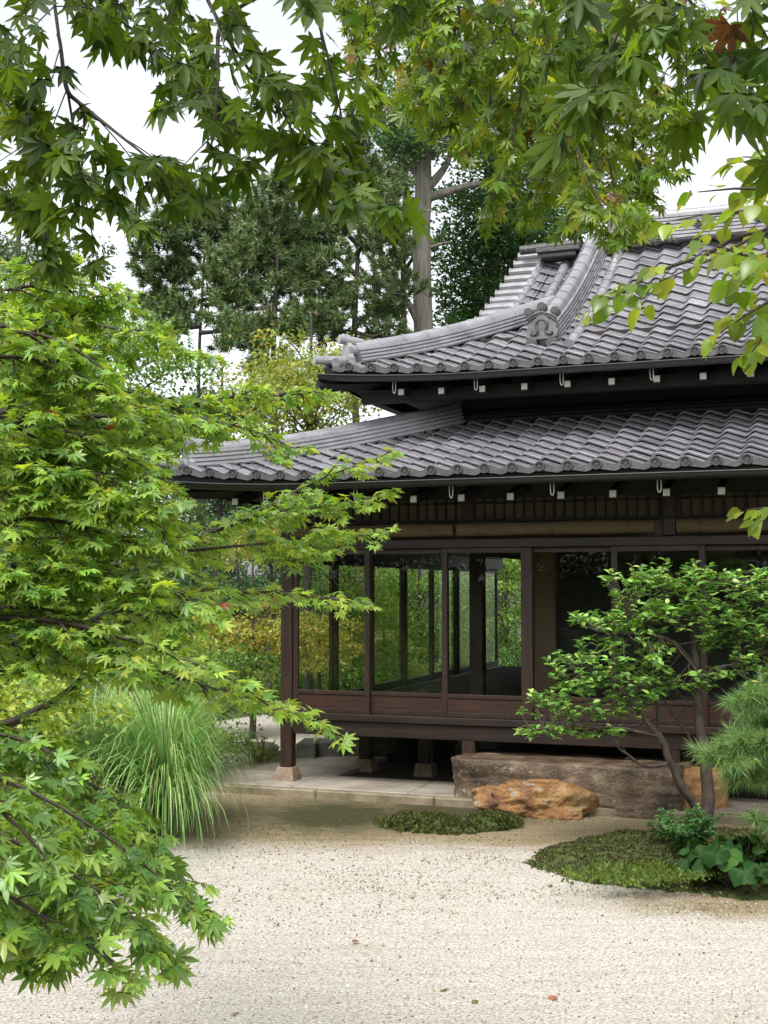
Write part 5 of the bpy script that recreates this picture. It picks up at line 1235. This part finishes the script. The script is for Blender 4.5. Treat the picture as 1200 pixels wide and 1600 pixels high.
pine(557, 25, 9.5, .13, [(557, 520, 470, 500, 16), (557, 500, 640, 470, 10), (557, 470, 430, 430, 20), (557, 430, 450, 370, 20), (557, 400, 620, 350, 14), (557, 380, 500, 310, 18), (557, 350, 590, 290, 12), (557, 330, 520, 250, 16), (557, 300, 560, 220, 12), (557, 520, 600, 530, 8), (557, 460, 500, 460, 12)], "open pine with a slim trunk left of the pale bare trunk")
pine(430, 24, 9, .11, [(430, 540, 350, 520, 16), (430, 520, 490, 500, 12), (430, 480, 340, 440, 20), (430, 450, 500, 410, 14), (430, 430, 360, 380, 20), (430, 400, 470, 350, 14), (430, 380, 400, 320, 16), (430, 350, 450, 280, 12), (430, 560, 400, 580, 6)], "open pine with sparse tufts above the yellow-green maple")
pine(312, 27, 9.5, .08, [(312, 490, 220, 470, 18), (312, 470, 380, 450, 18), (312, 450, 230, 410, 20), (312, 420, 370, 380, 18), (312, 400, 240, 350, 18), (312, 380, 340, 320, 16), (312, 360, 280, 290, 14), (312, 520, 390, 510, 10), (312, 510, 260, 520, 10)], "thin distant pine farthest left against the white sky")
pine(634, 31, 14, .14, [(634, 500, 590, 470, 10), (634, 460, 600, 420, 12), (634, 420, 680, 380, 8), (634, 380, 590, 330, 14), (634, 330, 600, 280, 12), (634, 280, 620, 230, 10), (634, 420, 570, 390, 10)], "dark pine standing close behind the pale bare trunk")
# trees behind the camera, mirrored in the glass
gB = "garden trees standing behind the viewer"
bt = pad_tree("garden_tree", (-6.2, .8, 0), 6.0, 2.6, 2.3, 2.7, 60, 12000, .13, GREEN[:1] + DARKG, [1, 3, 3, 1], "leafy garden tree mirrored in the glass doors", "tree", .15, (.6, 1.2), group=gB)
for (x, y) in ((-8.8, 3.2), (-10.5, 6.0), (-5.2, -2.4), (-8.8, -1.0), (-12.4, 2.0), (-2.6, -4.4), (1.6, -5.0), (-5.5, -6.5), (-11, -5)):
    c = dup(bt, None, (x, y, 0)); c.rotation_euler = (0, 0, random.uniform(0, 6))
    for ch in bt.children: dup(ch, c)
# clipped shrub at the left
pad_tree("clipped_shrub", (X_(75, 8.2), 8.2, 0), .9, .55, .45, .38, 40, 9000, .03, [(.05, .10, .02), (.09, .12, .025), (.12, .07, .03)], [2, 2, 1.4], "rounded clipped shrub with brown-green small leaves beside the silver grass", "shrub", .03, (.14, .3))
# loose grit and moss flecks on the gravel
OCT = (np.array([(1, 0, 0), (0, 1, 0), (-1, 0, 0), (0, -1, 0), (0, 0, .7), (0, 0, -.7)]) * .5, np.array([(0, 1, 4), (1, 2, 4), (2, 3, 4), (3, 0, 4), (1, 0, 5), (2, 1, 5), (3, 2, 5), (0, 3, 5)]))
def scatter(n):
    px = rng.uniform(-40, 1240, n); py = 922 + 2 * FPX / rng.uniform(5.6, 11.2, n)
    P = np.array([ground(a, b) for a, b in zip(px, py)]); return P
m_, N_, L_ = mat("loose_grit"); a_ = N_.new('ShaderNodeAttribute'); a_.attribute_name = 'Col'; finish(N_, L_, a_.outputs['Color'], .8)
P = scatter(15000); k_ = (P[:, 0] > -1.75) & (P[:, 1] < 9.95 + .25 * np.sin(P[:, 0] * 5)); P = P[k_]; n = len(P)
mb = MB(); leaf_batch(mb, [OCT], P + [0, 0, .002], rng.normal(0, 1, (n, 3)), rng.normal(0, 1, (n, 3)), rng.gamma(2.2, .0024, n) + .0035, palette(n, [(.10, .08, .06), (.24, .21, .16), (.42, .39, .34), (.60, .58, .54)], [.4, 1.3, 2.8, 2], .2))
tag(mb.build("gravel_grit", m_, col=True), kind='stuff')
C_ = np.array([ground(random.gauss(a, c), random.gauss(b, d)) for a, b, c, d, q in ((600, 1375, 90, 22, 420), (420, 1330, 90, 20, 300), (480, 1420, 120, 30, 200), (760, 1345, 60, 8, 150), (900, 1395, 110, 8, 260), (330, 1400, 40, 40, 120), (1120, 1420, 70, 6, 160), (420, 1300, 60, 8, 200), (700, 1312, 90, 5, 200), (845, 1283, 55, 3, 160), (1000, 1273, 60, 3, 160), (560, 1250, 80, 3, 120)) for _ in range(q)])
mb = MB(); tufts(mb, C_ + [0, 0, .004], np.tile([0, 0, 1.0], (len(C_), 1)), .010, MG[:3] + [(.24, .23, .1), (.16, .18, .06)], [.6, 1, 1, 3, 3], 3)
tag(mb.build("moss_flecks", LM_MOSS, col=True), kind='stuff')
# fallen leaves on the gravel
FL = [leaf_mat("dead_leaf", .2, .7)]
for i, (px, py, c, lb) in enumerate([(870, 1560, (.30, .12, .05), "curled brown fallen leaf lying near the bottom of the gravel"), (695, 1550, (.22, .22, .08), "small yellow-brown fallen leaf left of the curled brown one"), (550, 1476, (.2, .1, .05), "dark brown fallen leaf in the middle of the gravel"), (648, 1403, (.45, .33, .22), "pale pinkish fallen leaf on the upper gravel"), (745, 1566, (.12, .13, .04), "olive fallen leaf beside the curled brown one"), (370, 1586, (.4, .38, .3), "pale fallen leaf at the bottom left of the gravel")]):
    mb = MB(); V, F = MAPLE_HI[2] if i % 2 else OVALW[1]; mb.add(V * (.05 if i else .07), F, c); o = mb.build("fallen_leaf", FL[0], col=True); q = ground(px, py); o.location = (q[0], q[1], .012); o.rotation_euler = (R(random.uniform(-15, 15)), R(random.uniform(-15, 15)), random.uniform(0, 6)); tag(o, lb, "leaf", "fallen leaves on the gravel")
